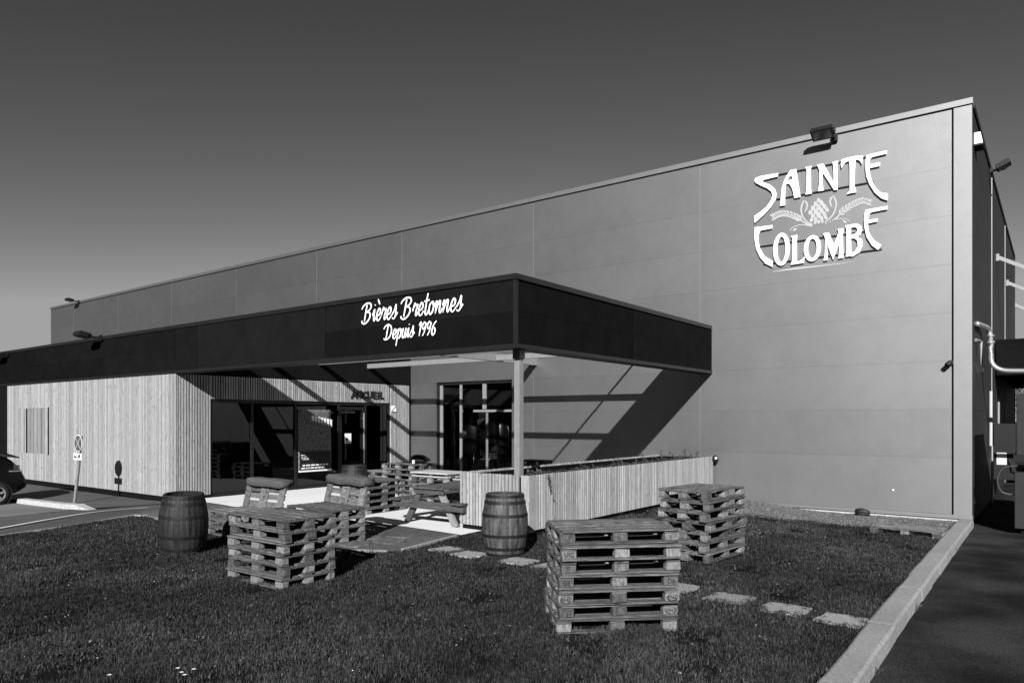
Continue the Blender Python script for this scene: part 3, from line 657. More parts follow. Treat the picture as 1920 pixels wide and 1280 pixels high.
# ---------------------------------------------------------------- brush lettering on the canopy (built from strokes)
G = {  # pen strokes, x to the right, y up, x-height 1
 'B': (1.35, [[(-.25,1.45),(-.1,1.75),(.35,2.02),(.85,1.95),(1.02,1.6),(.8,1.25),(.4,1.08)], [(.4,1.08),(.85,1.0),(1.02,.6),(.8,.1),(.35,-.18),(-.02,-.02),(-.05,.2)], [(.42,1.85),(.36,1.1),(.3,.05)]]),
 'D': (1.35, [[(-.25,1.45),(-.05,1.8),(.4,2.0),(.9,1.75),(1.1,1.1),(.95,.4),(.55,.02),(.1,0),(-.05,.2)], [(.42,1.85),(.38,1.0),(.32,.1)]]),
 'i': (.5, [[(.0,.45),(.2,.98),(.2,.3),(.3,.02),(.5,.3)], [(.2,1.32),(.23,1.38)]]),
 'è': (.72, [[(.0,.4),(.45,.5),(.52,.85),(.3,1.0),(.1,.6),(.15,.15),(.4,.0),(.7,.35)], [(.02,1.8),(.34,1.34)]]),
 'e': (.72, [[(.0,.4),(.45,.5),(.52,.85),(.3,1.0),(.1,.6),(.15,.15),(.4,.0),(.7,.35)]]),
 'r': (.68, [[(.0,.4),(.18,1.05),(.24,.85),(.55,.88),(.42,.3),(.5,.02),(.68,.3)]]),
 's': (.7, [[(.0,.3),(.3,.75),(.4,1.15),(.45,.7),(.5,.25),(.3,.0),(.08,.12)], [(.5,.2),(.72,.5)]]),
 't': (.55, [[(.25,1.7),(.18,.6),(.22,.1),(.4,.02),(.56,.35)], [(-.08,1.08),(.55,1.16)]]),
 'o': (.74, [[(.4,1.0),(.12,.8),(.08,.3),(.3,.0),(.55,.3),(.55,.8),(.38,1.0),(.45,.78),(.75,.75)]]),
 'n': (.9, [[(.0,.55),(.16,1.0),(.14,.0)], [(.14,.15),(.38,.85),(.58,.92),(.58,.3),(.7,.02),(.92,.4)]]),
 'p': (.82, [[(.0,.5),(.2,1.0),(.16,.2),(.1,-.8)], [(.18,.5),(.4,.98),(.66,.8),(.6,.2),(.35,.0),(.18,.15)]]),
 'u': (.85, [[(.0,.5),(.15,1.0),(.12,.3),(.28,.0),(.5,.25),(.6,1.0),(.58,.25),(.7,.02),(.88,.4)]]),
 '1': (.5, [[(.05,1.4),(.3,1.8),(.24,.0)]]),
 '9': (.78, [[(.55,1.5),(.35,1.8),(.1,1.5),(.12,1.05),(.35,.9),(.55,1.2),(.58,1.7),(.5,.6),(.25,.0)]]),
 '6': (.78, [[(.6,1.8),(.25,1.3),(.08,.5),(.28,.0),(.55,.25),(.55,.75),(.32,.95),(.12,.65)]]),
 ' ': (.6, []),
}
bs = thing('canopy_sign', (-10.5, YF, 4), 'white brush script lettering on the dark canopy fascia', 'sign'); bl = Vector((-10.5, YF, 4))
def script(txt, x0, x1, z0, name, slant=.2, rad=.105, yo=-.03, zsl=0.):
    W_ = sum(G[c_][0] for c_ in txt); u = (x1-x0)/W_; x = 0
    for ch in txt:
        adv, ss = G[ch]
        if ss:
            b = MB()
            for s_ in ss:
                P = dens([(px, py) for px, py in s_], 5)
                ky = .78 if ch in 'BD169' else 1.
                pts = [(x0 + (x+p.x+slant*p.y*ky)*u, YF+yo, z0 + p.y*ky*u*1.1) for p in P]
                nP = len(pts); rr = [rad*u*(.72+.5*math.sin(math.pi*min(1, .15+.8*i/(nP-1)))) for i in range(nP)]
                b.tube(pts, rr, 8, flat=((0, 1, 0), .3))
            o = b.build(name, white, bs, smooth=True); o.location = -bl
        x += adv
a0 = at_y(681, 600, YF); a1 = at_y(868, 578, YF)
script('Bières Bretonnes', a0.x, a1.x, 4.085, 'letter', rad=.072)
a0 = at_y(722, 641, YF); a1 = at_y(819, 631, YF)
script('Depuis 1996', a0.x, a1.x, 3.685, 'letter', rad=.08)

def text_mesh(name, txt, size, m, parent, mat4, ext=.008, bold=0., shear=0., align='CENTER'):
    cu = bpy.data.curves.new(name, 'FONT'); cu.body = txt; cu.size = size; cu.extrude = ext; cu.offset = bold; cu.shear = shear; cu.align_x = align; cu.resolution_u = 3
    ob = bpy.data.objects.new(name, cu); COL.objects.link(ob)
    dg = bpy.context.evaluated_depsgraph_get(); me = bpy.data.meshes.new_from_object(ob.evaluated_get(dg))
    bpy.data.objects.remove(ob); bpy.data.curves.remove(cu); me.materials.clear(); me.materials.append(m)
    o = bpy.data.objects.new(name, me); COL.objects.link(o); o.parent = parent; o.matrix_local = mat4; return o
ac = thing('reception_sign', (XB+.01, 17, 2.8), 'black painted capital letters spelling the reception sign on larch lintel', 'sign')
acm = Matrix(((0, 0, 1, 0), (1, 0, 0, 0), (0, 1, 0, 0), (0, 0, 0, 1)))   # text x -> +Y, text y -> +Z, out -> +X
yy = -.74
for ch, wdt, sz, dz in zip('ACCUEIL', (.26, .22, .22, .23, .22, .13, .2), (.40, .33, .33, .34, .34, .35, .35), (.0, .03, .0, .02, .01, .0, .01)):
    mm = acm.copy(); mm.translation = (.012, yy+wdt/2, dz); text_mesh('letter', ch, sz, black, ac, mm, .012, .012); yy += wdt

# ---------------------------------------------------------------- poster, notice, arrow board on the reception
po = thing('poster', (XB+.0, 14.78, 1.4), 'large dark printed event poster hung behind the reception glass', 'poster')
b = MB()
for j in range(9):
    pass
ny_, nz_ = 10, 16; V = []
for k in range(nz_+1):
    for j in range(ny_+1):
        yq = -.65+1.3*j/ny_; zq = -.99+1.98*k/nz_; V.append((-.02+.012*math.sin(yq*4+zq*3) + (.012*math.sin(yq*9) if k < 2 else 0), yq, zq))
b.add(V, [(k*(ny_+1)+j, k*(ny_+1)+j+1, (k+1)*(ny_+1)+j+1, (k+1)*(ny_+1)+j) for k in range(nz_) for j in range(ny_)])
o = b.build('print', posterm, po, smooth=True); sd = o.modifiers.new('solid', 'SOLIDIFY'); sd.thickness = .004
b = MB(); b.box(.005, .012, -.6, .6, -.92, -.36); b.build('dark_panel', black, po)
b = MB(); b.box(.006, .02, -.65, .65, -1.0, -.95); b.build('bottom_rail', paper, po)
b = MB()
def dash(y0, z, wds, h):
    y = y0
    for wq in wds: b.box(.0125, .015, y, y+wq, z-h/2, z+h/2); y += wq+.035
dash(-.5, -.79, (.1, .16, .15, .12, .08, .09, .1), .045); dash(-.55, -.88, (.14, .06, .05, .14, .1, .09, .12), .045)
dash(-.56, -.46, (.16,), .02); dash(-.54, -.51, (.07, .1), .018); dash(-.55, -.56, (.06, .08, .07), .018); dash(-.5, -.6, (.24,), .018)
for y in (-.45, -.34): b.lathe([(.024, 0), (.036, 0)], 14)
b.build('print_lines', paper, po)
# pale wedge of bunting
b = MB()
for k in range(7):
    y = -.15+k*.12; b.prism([(.013, y, .80-k*.02), (.013, y+.1, .79-k*.02), (.013, y+.09, .60-k*.035), (.013, y+.05, .68-k*.03), (.013, y+.02, .60-k*.02)], (1, 0, 0), .002)
b.build('pale_shapes', paper, po)
no = thing('notice', (XB-.085, 16.2, 1.43), 'small white paper notice stuck on the reception door', 'notice')
b = MB(); b.box(0, .003, -.14, .14, -.17, .17); b.build('sheet', paper, no); b = MB(); b.box(.0031, .005, -.1, .0, -.08, .02); b.box(.0031, .005, -.11, .11, -.155, -.12); b.build('printing', black, no)
aw = thing('direction_board', (XB+.02, 18.22, 2.46), 'small white board with slanted dark line on larch slats', 'sign')
b = MB(); b.box(0, .012, -.11, .11, -.1, .1); b.build('board', white, aw); b = MB(); b.bar((.016, -.1, -.09), (.016, .09, .09), .03, .006, up=(1, 0, 0)); b.build('stripe', black, aw)

# ---------------------------------------------------------------- floodlights and small wall fittings
def flood(x, y, z, label, armlen=.38, size=.5, tilt=-.5, rz=0.):
    t = thing('floodlight', (x, y, z), label, 'floodlight', 'floodlights on the roof edges', rz)
    b = MB(); b.bar((size*.42, 0, .0), (size*.42, -armlen, .02), .05, .05); b.cbox((size*.42, -.03, 0), (.14, .06, .16)); b.build('arm', black, t)
    mt = Matrix.Translation((0, -armlen-.02, .04)) @ Matrix.Rotation(tilt, 4, 'X')
    b = MB(); b.cbox((0, 0, .02), (size, .34, .11), mt); 
    for k in range(7): b.cbox((-size*.4+k*size*.133, 0, .085), (.014, .3, .045), mt)
    b.cbox((size*.5+.02, 0, .02), (.05, .12, .12), mt); b.build('housing', black, t)
    b = MB(); b.cbox((0, 0, -.032), (size*.86, .27, .012), mt); b.build('lens', lens, t)
    return t
f0 = flood(-4.62, YW-.05, 9.02, 'large black floodlight above the white wall lettering', .34, .5, -.45)
flood(-47.5, YW-.05, 9.2, 'black floodlight at the far left end of the hall roof', .45, .5, -.2)
flood(-23.7, YF-.03, 4.58, 'black floodlight on the dark fascia above the parking sign', .45, .5, -.2)
flood(-31.4, YF-.03, 4.52, 'black floodlight on the dark fascia at the far left edge', .5, .6, -.2)
f = flood(XR+.03, 24.0, 9.0, 'black floodlight sticking out from the shaded side wall roof edge', .3, .4, -.4, R(90))
t = thing('wall_lamp', (XR, 19.9, 8.55), 'small white box lamp high on the shaded side wall', 'lamp'); b = MB(); b.add([(0, -.2, -.14), (.17, -.2, -.14), (.17, .25, -.14), (0, .25, -.14), (0, -.15, .14), (.12, -.15, .14), (.12, .2, .14), (0, .2, .14)], [(3, 2, 1, 0), (4, 5, 6, 7), (0, 1, 5, 4), (1, 2, 6, 5), (2, 3, 7, 6), (3, 0, 4, 7)]); b.build('cover', white, t, bevel=.01)
b = MB(); b.box(0, .18, -.21, .26, -.18, -.141); b.build('lens', black, t)
t = thing('security_camera', (-1.95, YW, 3.36), 'small black camera on the pale wall beside its right corner', 'camera'); b = MB(); b.cbox((0, -.03, 0), (.1, .06, .1)); b.build('mount', black, t); b = MB(); b.tube([(0, -.05, 0), (-.02, -.11, -.02), (-.06, -.2, -.06)], [.04, .06, .055], 12); b.build('housing', black, t, smooth=True); b = MB(); b.tube([(.02, -.09, .045), (-.03, -.16, .02)], .02, 8); b.build('cap', lens, t)
t = thing('bell', (-7.44, YW-.03, 1.0), 'small black fitting on the wall at the planter end', 'wall fitting'); b = MB(); b.tube([(0, .03, .06), (0, -.08, .06)], .02, 8); b.build('bracket', black, t); b = MB(); b.lathe([(.02, .1), (.075, .06), (.085, -.03), (.05, -.1), (.01, -.12)], 16, c=(.0, -.1, 0)); b.build('body', black, t, smooth=True); b = MB(); b.cbox((.05, -.17, .03), (.05, .03, .05)); b.build('lens', white, t)
t = thing('wall_sensor', at_y(1675, 918, YW), 'tiny white round cap low on the pale hall wall', 'cap'); b = MB(); b.tube([(0, .0, 0), (0, -.02, 0)], .02, 12); b.build('cap', white, t)

# right side: hanging awning, pipes, cabinet, stacked equipment
aw_ = thing('side_awning', (XR, 26.5, 3.4), 'dark awning with steel tie rods on the shaded side wall', 'awning')
b = MB(); b.box(.03, 7, 0, 12, .02, 1.05); b.build('deck', dark, aw_); b = MB(); b.box(.03, 7.02, -.02, 0-.001, .02, 1.1); b.box(.03, 7.02, -.03, -.021, 1.0, 1.1); b.build('fascia', dark, aw_)
for y, z in ((.65, 3.72), (6.1, 3.75), (12.3, 3.7)):
    b = MB(); b.bar((.06, y, z), (3.4, y, z-1.95), .07, .11); b.cbox((.04, y, z), (.08, .16, .22)); b.build('tie_rod', galv, aw_)
pi = thing('insulated_pipe', (XR, 21.4, 3.5), 'bright metal clad pipe bending along the side wall below the awning', 'pipe')
b = MB(); b.tube(dens([(.05, -1.6, .78), (.1, -.3, .85), (.16, .15, .82), (.2, .2, .6), (.2, .2, .2), (.24, .2, -.05), (.42, .2, -.2), (.75, .2, -.24), (1.3, .2, -.24), (4, .2, -.22)], 5), .062, 14); b.build('pipe_run', chrome, pi, smooth=True)
b = MB(); b.lathe([(.085, -.03), (.085, .03)], 16, c=(.2, .2, .5), cap0=True, cap1=True); b.lathe([(.085, -.02), (.085, .02)], 16, c=(.2, .2, .66), cap0=True, cap1=True); b.build('collar', galv, pi)
t = thing('valve_pipe', (XR, 20.2, 3.3), 'short bright pipe with valve beside the bent pipe', 'pipe'); b = MB(); b.tube([(.02, -.3, .62), (.1, 0, .6), (.1, 0, .0)], .04, 10); b.build('pipe_run', galv, t); b = MB(); b.cbox((.1, 0, -.06), (.1, .1, .12)); b.build('valve', black, t)
t = thing('white_downpipe', (XR, 23.75, 0), 'white vertical pipe on the shaded side wall', 'pipe'); b = MB(); b.tube([(.07, 0, 1.35), (.07, 0, 2.85)], .04, 12); b.build('sleeve', paint2, t); b = MB(); b.tube([(.1, 0, -.2), (.1, 0, 1.35)], .025, 8); b.build('lower_pipe', galv, t)
t = thing('vertical_light', (XR, 27.9, 1.9), 'pale vertical strip beside the dark cabinet', 'strip'); b = MB(); b.box(0, .05, -.04, .04, -.2, .85); b.build('strip', galv, t)
t = thing('control_cabinet', (XR, 25.6, 0), 'dark cabinet with white paper by the side wall', 'cabinet'); b = MB(); b.box(.02, .55, 0, .7, .3, 1.95); b.build('box', black, t, bevel=.01); b = MB(); b.box(.1, .34, -.006, -.001, .75, 1.1); b.build('paper', paper, t); b = MB(); b.tube([(.4, -.02, .9), (.5, -.1, .6), (.62, -.1, .55)], .02, 8); b.build('hose', black, t)
eq = thing('equipment_unit', (-.73, 18.2, -.3), 'tall dark grey two tier metal unit at the right edge', 'equipment')
eqm = M('grey_unit_paint', .014, .02, scale=3, rough=.6, spec=.15)
b = MB(); b.box(0, 2.4, 0, 2.6, .12, 1.28); b.build('lower_box', eqm, eq, bevel=.01); b = MB(); b.box(0.03, 2.4, .03, 2.6, 1.51, 2.9); b.build('upper_box', eqm, eq, bevel=.01)
b = MB(); b.box(-.02, 2.42, -.04, 2.6, 1.5, 1.65); b.build('ledge', darktr, eq); b = MB(); b.box(.2, 2.3, .2, 2.4, 1.28, 1.5); b.box(.1, 2.3, .1, 2.4, .0, .12); b.build('base', gap, eq)
b = MB(); b.tube(dens([(.05, -.02, 1.42), (-.2, -.0, 1.35), (-.3, .05, 1.1), (-.22, .1, .85), (.02, .1, .8)], 4), .014, 8); b.build('hose', M('hose_rubber', .05, rough=.5), eq)

# ---------------------------------------------------------------- pallets
def jit(o, a):
    for v in o.data.vertices: v.co += Vector((random.uniform(-a, a), random.uniform(-a, a), random.uniform(-a, a)*.6))
def make_pallet():
    t = thing('pallet', (0, 0, -50), '', 'pallet')
    b = MB(); y = -.4
    for wd, gp in ((.143, .040), (.098, .040), (.143, .040), (.098, .040), (.143, 0)):
        e0, e1, dy_ = random.uniform(0, .024), random.uniform(0, .024), random.uniform(-.004, .004); b.box(-.6+e0, .6-e1, y+random.uniform(.001, .008), y+wd-random.uniform(0, .006), .1222, .1435+random.uniform(-.004, .001), Matrix.Rotation(random.uniform(-.006, .006), 4, 'Z')); y += wd+gp+.0085
    for x in (-.527, 0, .527): b.box(x-.0725, x+.0725, -.395, .395, .1002, .1218)
    o = b.build('deck', palw, t, bevel=.003); jit(o, .0022)
    for x in (-.527, 0, .527):
        for yq, wy in ((-.35, .1), (0, .145), (.35, .1)):
            b = MB(); b.cbox((x+random.uniform(-.006, .006), yq, .0611), (.145, wy*.99, .0775), Matrix.Rotation(random.uniform(-.03, .03), 4, 'Z') if False else None)
            o = b.build('block', palb, t, bevel=.009); jit(o, .003)
    for yq, wy in ((-.35, .1), (0, .145), (.35, .1)):
        b = MB(); b.box(-.6+random.uniform(0, .01), .6-random.uniform(0, .01), yq-wy/2, yq+wy/2, .0005, .0218); o = b.build('runner', palw, t, bevel=.003); jit(o, .0022)
    return t
PROT = [make_pallet() for _ in range(4)]
used = [False]*4
ORD = ['topmost', 'second', 'third', 'fourth', 'fifth', 'sixth', 'lowest']
def stack(cx, cy, rz, n, where, grp, off=.02, rot=.02, z0=None, pitch=.1448):
    z = float(g(cx, cy)) - .018 if z0 is None else z0
    out = []
    for k in range(n):
        i = random.randrange(4); idx = n-1-k
        word = 'topmost' if idx == 0 else ('lowest' if k == 0 else ORD[idx] + ' from top')
        lab = f'{word} wooden pallet of the {where}'
        loc = (cx+random.uniform(-off, off), cy+random.uniform(-off, off), z + k*pitch)
        rot_ = (random.uniform(-.003, .003), random.uniform(-.003, .003), rz + random.uniform(-rot, rot) + (math.pi if random.random() < .5 else 0))
        if not used[i]:
            p = PROT[i]; used[i] = True; p.location = loc; p.rotation_euler = rot_; p['label'] = lab; p['group'] = grp
        else: p = dup(PROT[i], loc, rot_, lab, grp)
        out.append(p)
    return out
stF = stack(-3.705, 6.556, R(44.7), 7, 'big stack nearest the camera on the lawn', 'pallets of the nearest lawn stack', .03, .035)
stack(-8.12, 5.73, 0, 6, 'stack beside the left lawn barrel', 'pallets of the stack by the left barrel', .02, .025)
stack(-4.34, 10.6, R(84), 7, 'stack by the far end of the planter', 'pallets of the stack by the planter', .03, .04, z0=-.005, pitch=.1495)
stack(-12.42, 11.2, R(90), 5, 'terrace stack behind the pallet benches', 'pallets of the middle terrace stack')
stack(-14.55, 14.36, 0, 6, 'terrace stack in front of the reception door', 'pallets of the door side terrace stack')
stack(-15.95, 14.75, 0, 4, 'low stack farthest back on the terrace', 'pallets of the low terrace stack')
pt = stack(-2.33, 15.85, R(-3), 1, 'gravel', 'pallet')[0]; pt['label'] = 'single dark pallet lying on grass near the hall corner'; pt.pop('group', None) if hasattr(pt, 'pop') else None
if 'group' in pt.keys(): del pt['group']
# burnt stamps on the nearest stack
def stamp(p, txt, lx, oval):
    """dark mark on the outer face of a block, on the long side turned to the camera"""
    flip = math.cos(p.rotation_euler.z - R(44.7)) < 0
    m_ = Matrix.Rotation(R(90), 4, 'X'); m_.translation = (lx, -.405, .045)
    if flip: m_ = Matrix.Rotation(math.pi, 4, 'Z') @ m_
    h = text_mesh('stamp', txt, .045 if oval else .06, black, p, m_, .001)
    if oval:
        b = MB()
        P_ = [(.058*math.cos(a), .0, .016+.03*math.sin(a)) for a in np.linspace(0, 2*math.pi, 29)]; b.tube(P_, .0025, 5, cap=False); q = b.build('stamp_oval', black, h); q.matrix_local = Matrix.Rotation(R(-90), 4, 'X')
stamp(stF[2], 'EPAL', -.527, True); stamp(stF[2], 'EPAL', .527, True); stamp(stF[1], 'EPAL', .527, True); stamp(stF[3], 'DE', -.527, False); stamp(stF[3], 'DB', .527, False); stamp(stF[5], 'UIC', -.527, False)

# pallet benches: pallet seat on pallets, a pallet for the back, rolled cover on top
def pallet_bench(x, y, n, label, rz=0):
    t = thing('pallet_bench', (x, y, float(g(x, y))), label, 'bench', 'benches made of pallets', rz)
    for k in range(n):
        z = k*.1448
        b = MB(); yq = -.4
        for wd, gp in ((.143, .048), (.098, .048), (.143, .048), (.098, .048), (.143, 0)): b.box(-.6, .6, yq, yq+wd, z+.1222, z+.1435); yq += wd+gp
        for xq in (-.527, 0, .527): b.box(xq-.0725, xq+.0725, -.395, .395, z+.1002, z+.1218)
        o = b.build('seat_deck' if k == n-1 else 'deck', palw, t, bevel=.003); jit(o, .003)
        for xq in (-.527, 0, .527):
            for yv, wy in ((-.35, .1), (0, .145), (.35, .1)):
                b = MB(); b.cbox((xq, yv, z+.0611), (.145, wy, .0775)); o = b.build('block', palb, t, bevel=.008); jit(o, .003)
        for yv, wy in ((-.35, .1), (0, .145), (.35, .1)):
            b = MB(); b.box(-.6, .6, yv-wy/2, yv+wy/2, z+.0005, z+.0218); b.build('runner', palw, t, bevel=.003)
    z = n*.1448; mt = Matrix.Translation((0, .36, z)) @ Matrix.Rotation(R(-14), 4, 'X')
    b = MB()
    for x0, x1 in ((-.6, -.44), (-.12, .12), (.44, .6)): b.box(x0, x1, -.02, .002, .0, .40, mt)
    for z0, z1 in ((.0, .13), (.175, .27), (.30, .42)): b.box(-.6, .6, .004, .026, z0, z1, mt)
    o = b.build('backrest', palw, t, bevel=.003); jit(o, .003)
    return t
pallet_bench(-11.75, 7.5, 3, 'left pallet bench with slatted back behind the lawn pallets'); pallet_bench(-10.12, 8.02, 4, 'right pallet bench with slatted back beside the dark paving', R(-6))
def bolster(x, y, z, L, rr, label, rz, flat, sag=.004):
    t = bpy.data.meshes.new('bolster'); bm = bmesh.new(); n, m_ = 14, 16
    ring_ = []
    for i in range(n+1):
        xx = -L/2+L*i/n; k = (1-abs(2*i/n-1)**10)*.25+.75
        row = []
        for j in range(m_):
            a = 2*math.pi*j/m_; r_ = rr*k*(1+random.uniform(-.05, .05)); row.append(bm.verts.new((xx+random.uniform(-.012, .012), r_*1.4*np.sign(math.cos(a))*abs(math.cos(a))**.38, r_*flat*np.sign(math.sin(a))*abs(math.sin(a))**.38+sag*math.sin(i*.9))))
        ring_.append(row)
    for i in range(n):
        for j in range(m_): bm.faces.new((ring_[i][j], ring_[i][(j+1) % m_], ring_[i+1][(j+1) % m_], ring_[i+1][j]))
    bm.faces.new(list(reversed(ring_[0]))[::-1][::-1]); bm.faces.new(ring_[-1]); bmesh.ops.recalc_face_normals(bm, faces=bm.faces); bm.to_mesh(t); bm.free()
    t.materials.append(cush); t.polygons.foreach_set('use_smooth', [True]*len(t.polygons))
    o = bpy.data.objects.new('bolster', t); COL.objects.link(o); o.location = (x, y, z); o.rotation_euler = (0, 0, rz); tag(o, label, 'cushion', 'bolsters on the pallet benches'); return o
bolster(-11.72, 7.98, .90, 1.15, .10, 'thick flat speckled bolster on the left pallet bench back', 0, .8)
bolster(-10.05, 8.50, .995, 1.2, .105, 'shaggy sagging bolster on the right pallet bench back', R(-6), .8, .009)

# pale bench table behind the picnic table
t = thing('pallet_table', (-12.32, 13.3, float(g(-12.3, 13.3))), 'pallet table with pale planed top behind the picnic table', 'table')
b = MB(); b.box(-.62, .62, -.42, .0, .74, .775); b.box(-.62, .62, .01, .42, .74, .775); b.build('tabletop', palew, t, bevel=.004)
b = MB(); b.box(-.6, .6, -.4, -.26, .66, .685); b.box(-.6, .6, -.07, .07, .66, .685); b.box(-.6, .6, .26, .4, .66, .685); b.build('rail', palew, t, bevel=.003)
for z in (.0, .17, .34, .51):
    b = MB()
    for yq in (-.33, -.165, 0, .165, .33): b.box(-.6, .6, yq-.05, yq+.05, z+.12, z+.145)
    b.build('deck', palw, t, bevel=.003)
    for xq in (-.53, 0, .53):
        for yq in (-.35, .35):
            b = MB(); b.cbox((xq, yq, z+.06), (.14, .1, .118)); b.build('block', palb, t, bevel=.006)
for xq in (-.53, 0, .53):
    b = MB(); b.cbox((xq, 0, .7125), (.1, .7, .054)); b.build('block', palb, t)
# dark cushion and cups on the door side stack
def blob(name, x, y, z, sx, sy, sz, m, label, cat, seed=0, parts=()):
    rs = random.Random(seed); bm = bmesh.new(); bmesh.ops.create_icosphere(bm, subdivisions=3, radius=1)
    ph = [rs.uniform(0, 6) for _ in range(6)]
    for v in bm.verts:
        k = 1+.12*math.sin(3*v.co.x+ph[0])+.1*math.sin(4*v.co.y+ph[1])+.08*math.sin(6*v.co.z+ph[2]); v.co = Vector((v.co.x*sx*k, v.co.y*sy*k, max(v.co.z, -.75)*sz*k+sz*.75))
    me = bpy.data.meshes.new(name); bm.to_mesh(me); bm.free(); me.materials.append(m); me.polygons.foreach_set('use_smooth', [True]*len(me.polygons))
    o = bpy.data.objects.new(name, me); COL.objects.link(o); o.location = (x, y, z); tag(o, label, cat); return o
zt = 6*.1448 + float(g(-14.5, 14.3))
blob('folded_cover', -14.2, 14.5, zt-.005, .36, .22, .12, black, 'dark crumpled cover lying on the door side pallet stack', 'cover', 3)
t = thing('white_cup', (-14.05, 14.1, zt), 'small white cup beside the crumpled dark cover', 'cup'); b = MB(); b.lathe([(.03, 0), (.04, .09), (.035, .09), (.026, .01), (.0, .01)], 12, cap0=True); b.build('cup', white, t)
def bottle(x, y, z, lab, m):
    t = thing('bottle', (x, y, z), lab, 'bottle'); b = MB(); b.lathe([(.035, 0), (.038, .02), (.038, .15), (.015, .21), (.014, .26)], 12, cap0=True, cap1=True); b.build('body', m, t, smooth=True); return t
# ---------------------------------------------------------------- barrels
def make_barrel():
    t = thing('barrel', (0, 0, 0), '', 'barrel', 'oak barrels')
    H, ns = .95, 26; b = MB()
    rad = lambda z: .287 + .07*math.sin(math.pi*z/H)**1.15
    for k in range(ns):
        a0 = 2*math.pi*k/ns+.004; a1 = 2*math.pi*(k+1)/ns-.004; V = []; nz = 14; dr = random.uniform(-.003, .003)
        for i in range(nz+1):
            z = H*i/nz
            for a, rr in ((a0, -.003), ((a0+a1)/2, .0015), (a1, -.003), (a1, -.03), (a0, -.03)):
                r_ = rad(z)+rr+dr; V.append((r_*math.cos(a), r_*math.sin(a), z))
        F = [(i*5+j, i*5+(j+1) % 5, (i+1)*5+(j+1) % 5, (i+1)*5+j) for i in range(nz) for j in range(5)] + [(4, 3, 2, 1, 0), tuple(nz*5+j for j in range(5))]
        b.add(V, F)
    b.build('staves', stave, t)
    for z0, z1 in ((.012, .055), (.105, .15), (.30, .345), (.605, .65), (.80, .845), (.895, .938)):
        b = MB(); e = .006
        b.lathe([(rad(z0)-.004, z0), (rad(z0)+e, z0), (rad((z0+z1)/2)+e, (z0+z1)/2), (rad(z1)+e, z1), (rad(z1)-.004, z1)], 52); b.build('hoop', hoop, t, smooth=False)
    b = MB(); b.lathe([(0.001, .905), (.262, .905)], 26); b.lathe([(.262, .04), (.001, .04)], 26); 
    o = b.build('head', stave, t); 
    return t
br = make_barrel(); br.location = (-10.83, 5.86, float(g(-10.83, 5.86))-.02); br.rotation_euler = (R(2.4), R(2.6), .3)
br['label'] = 'dark leaning oak barrel at the left of the lawn'
for ch in dup(br, (-6.8, 8.8, -.01), (0, R(.6), 1.9), 'oak barrel standing upright before the planter corner').children:
    if ch.name.startswith('staves'): ch.material_slots[0].link = 'OBJECT'; ch.material_slots[0].material = stave_pale
dup(br, (-13.85, 11.85, float(g(-13.85, 11.85))), (0, 0, 4.), 'oak barrel on the terrace behind the pallet stack')

# ---------------------------------------------------------------- picnic table, seen from its end
t = thing('picnic_table', (-9.9, 10.42, float(g(-9.9, 10.4))), 'rough timber picnic table with splayed legs beside the planter', 'picnic table')
b = MB()
for i in range(5): b.box(-.42+i*.17, -.42+i*.17+.155, -.12, 1.7, .70, .74)
o = b.build('tabletop', tabw, t, bevel=.006); jit(o, .006)
for y in (.0, 1.5):
    for s_ in (-1, 1):
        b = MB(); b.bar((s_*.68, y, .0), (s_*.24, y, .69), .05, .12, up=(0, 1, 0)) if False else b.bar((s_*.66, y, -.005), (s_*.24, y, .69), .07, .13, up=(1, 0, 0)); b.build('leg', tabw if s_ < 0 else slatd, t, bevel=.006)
    b = MB(); b.box(-.95, .95, y-.13, y-.036, .31, .46); b.build('crossbeam', tabw, t, bevel=.006)
    b = MB(); b.box(-.4, .4, y-.075, y-.036, .6, .695); b.build('crossbeam', tabw, t, bevel=.006)
for s_ in (-1, 1):
    b = MB(); b.box(s_*.83-.14, s_*.83+.14, -.2, 1.75, .44, .485); o = b.build('bench', tabw, t, bevel=.01); jit(o, .008)
# small things on the terrace
t = thing('metal_case', (-11.1, 15.75, float(g(-11.1, 15.7))), 'black metal case with bright catches behind the planter', 'case')
b = MB(); b.box(-.36, .36, -.2, .2, .02, .92); b.build('body', black, t, bevel=.01); b = MB(); b.box(-.37, -.01, -.21, .21, .925, 1.0); b.box(.01, .37, -.21, .21, .925, 1.0); b.build('lid', darktr, t, bevel=.01)
for xq in (-.2, .18):
    b = MB(); b.box(xq-.035, xq+.035, -.235, -.212, .88, .965); b.build('catch', galv, t)
blob('black_bag', -3.72, 18.75, float(g(-3.7, 18.75))-.01, .17, .12, .11, black, 'black lump lying at the foot of the pale hall wall', 'bag', 5)

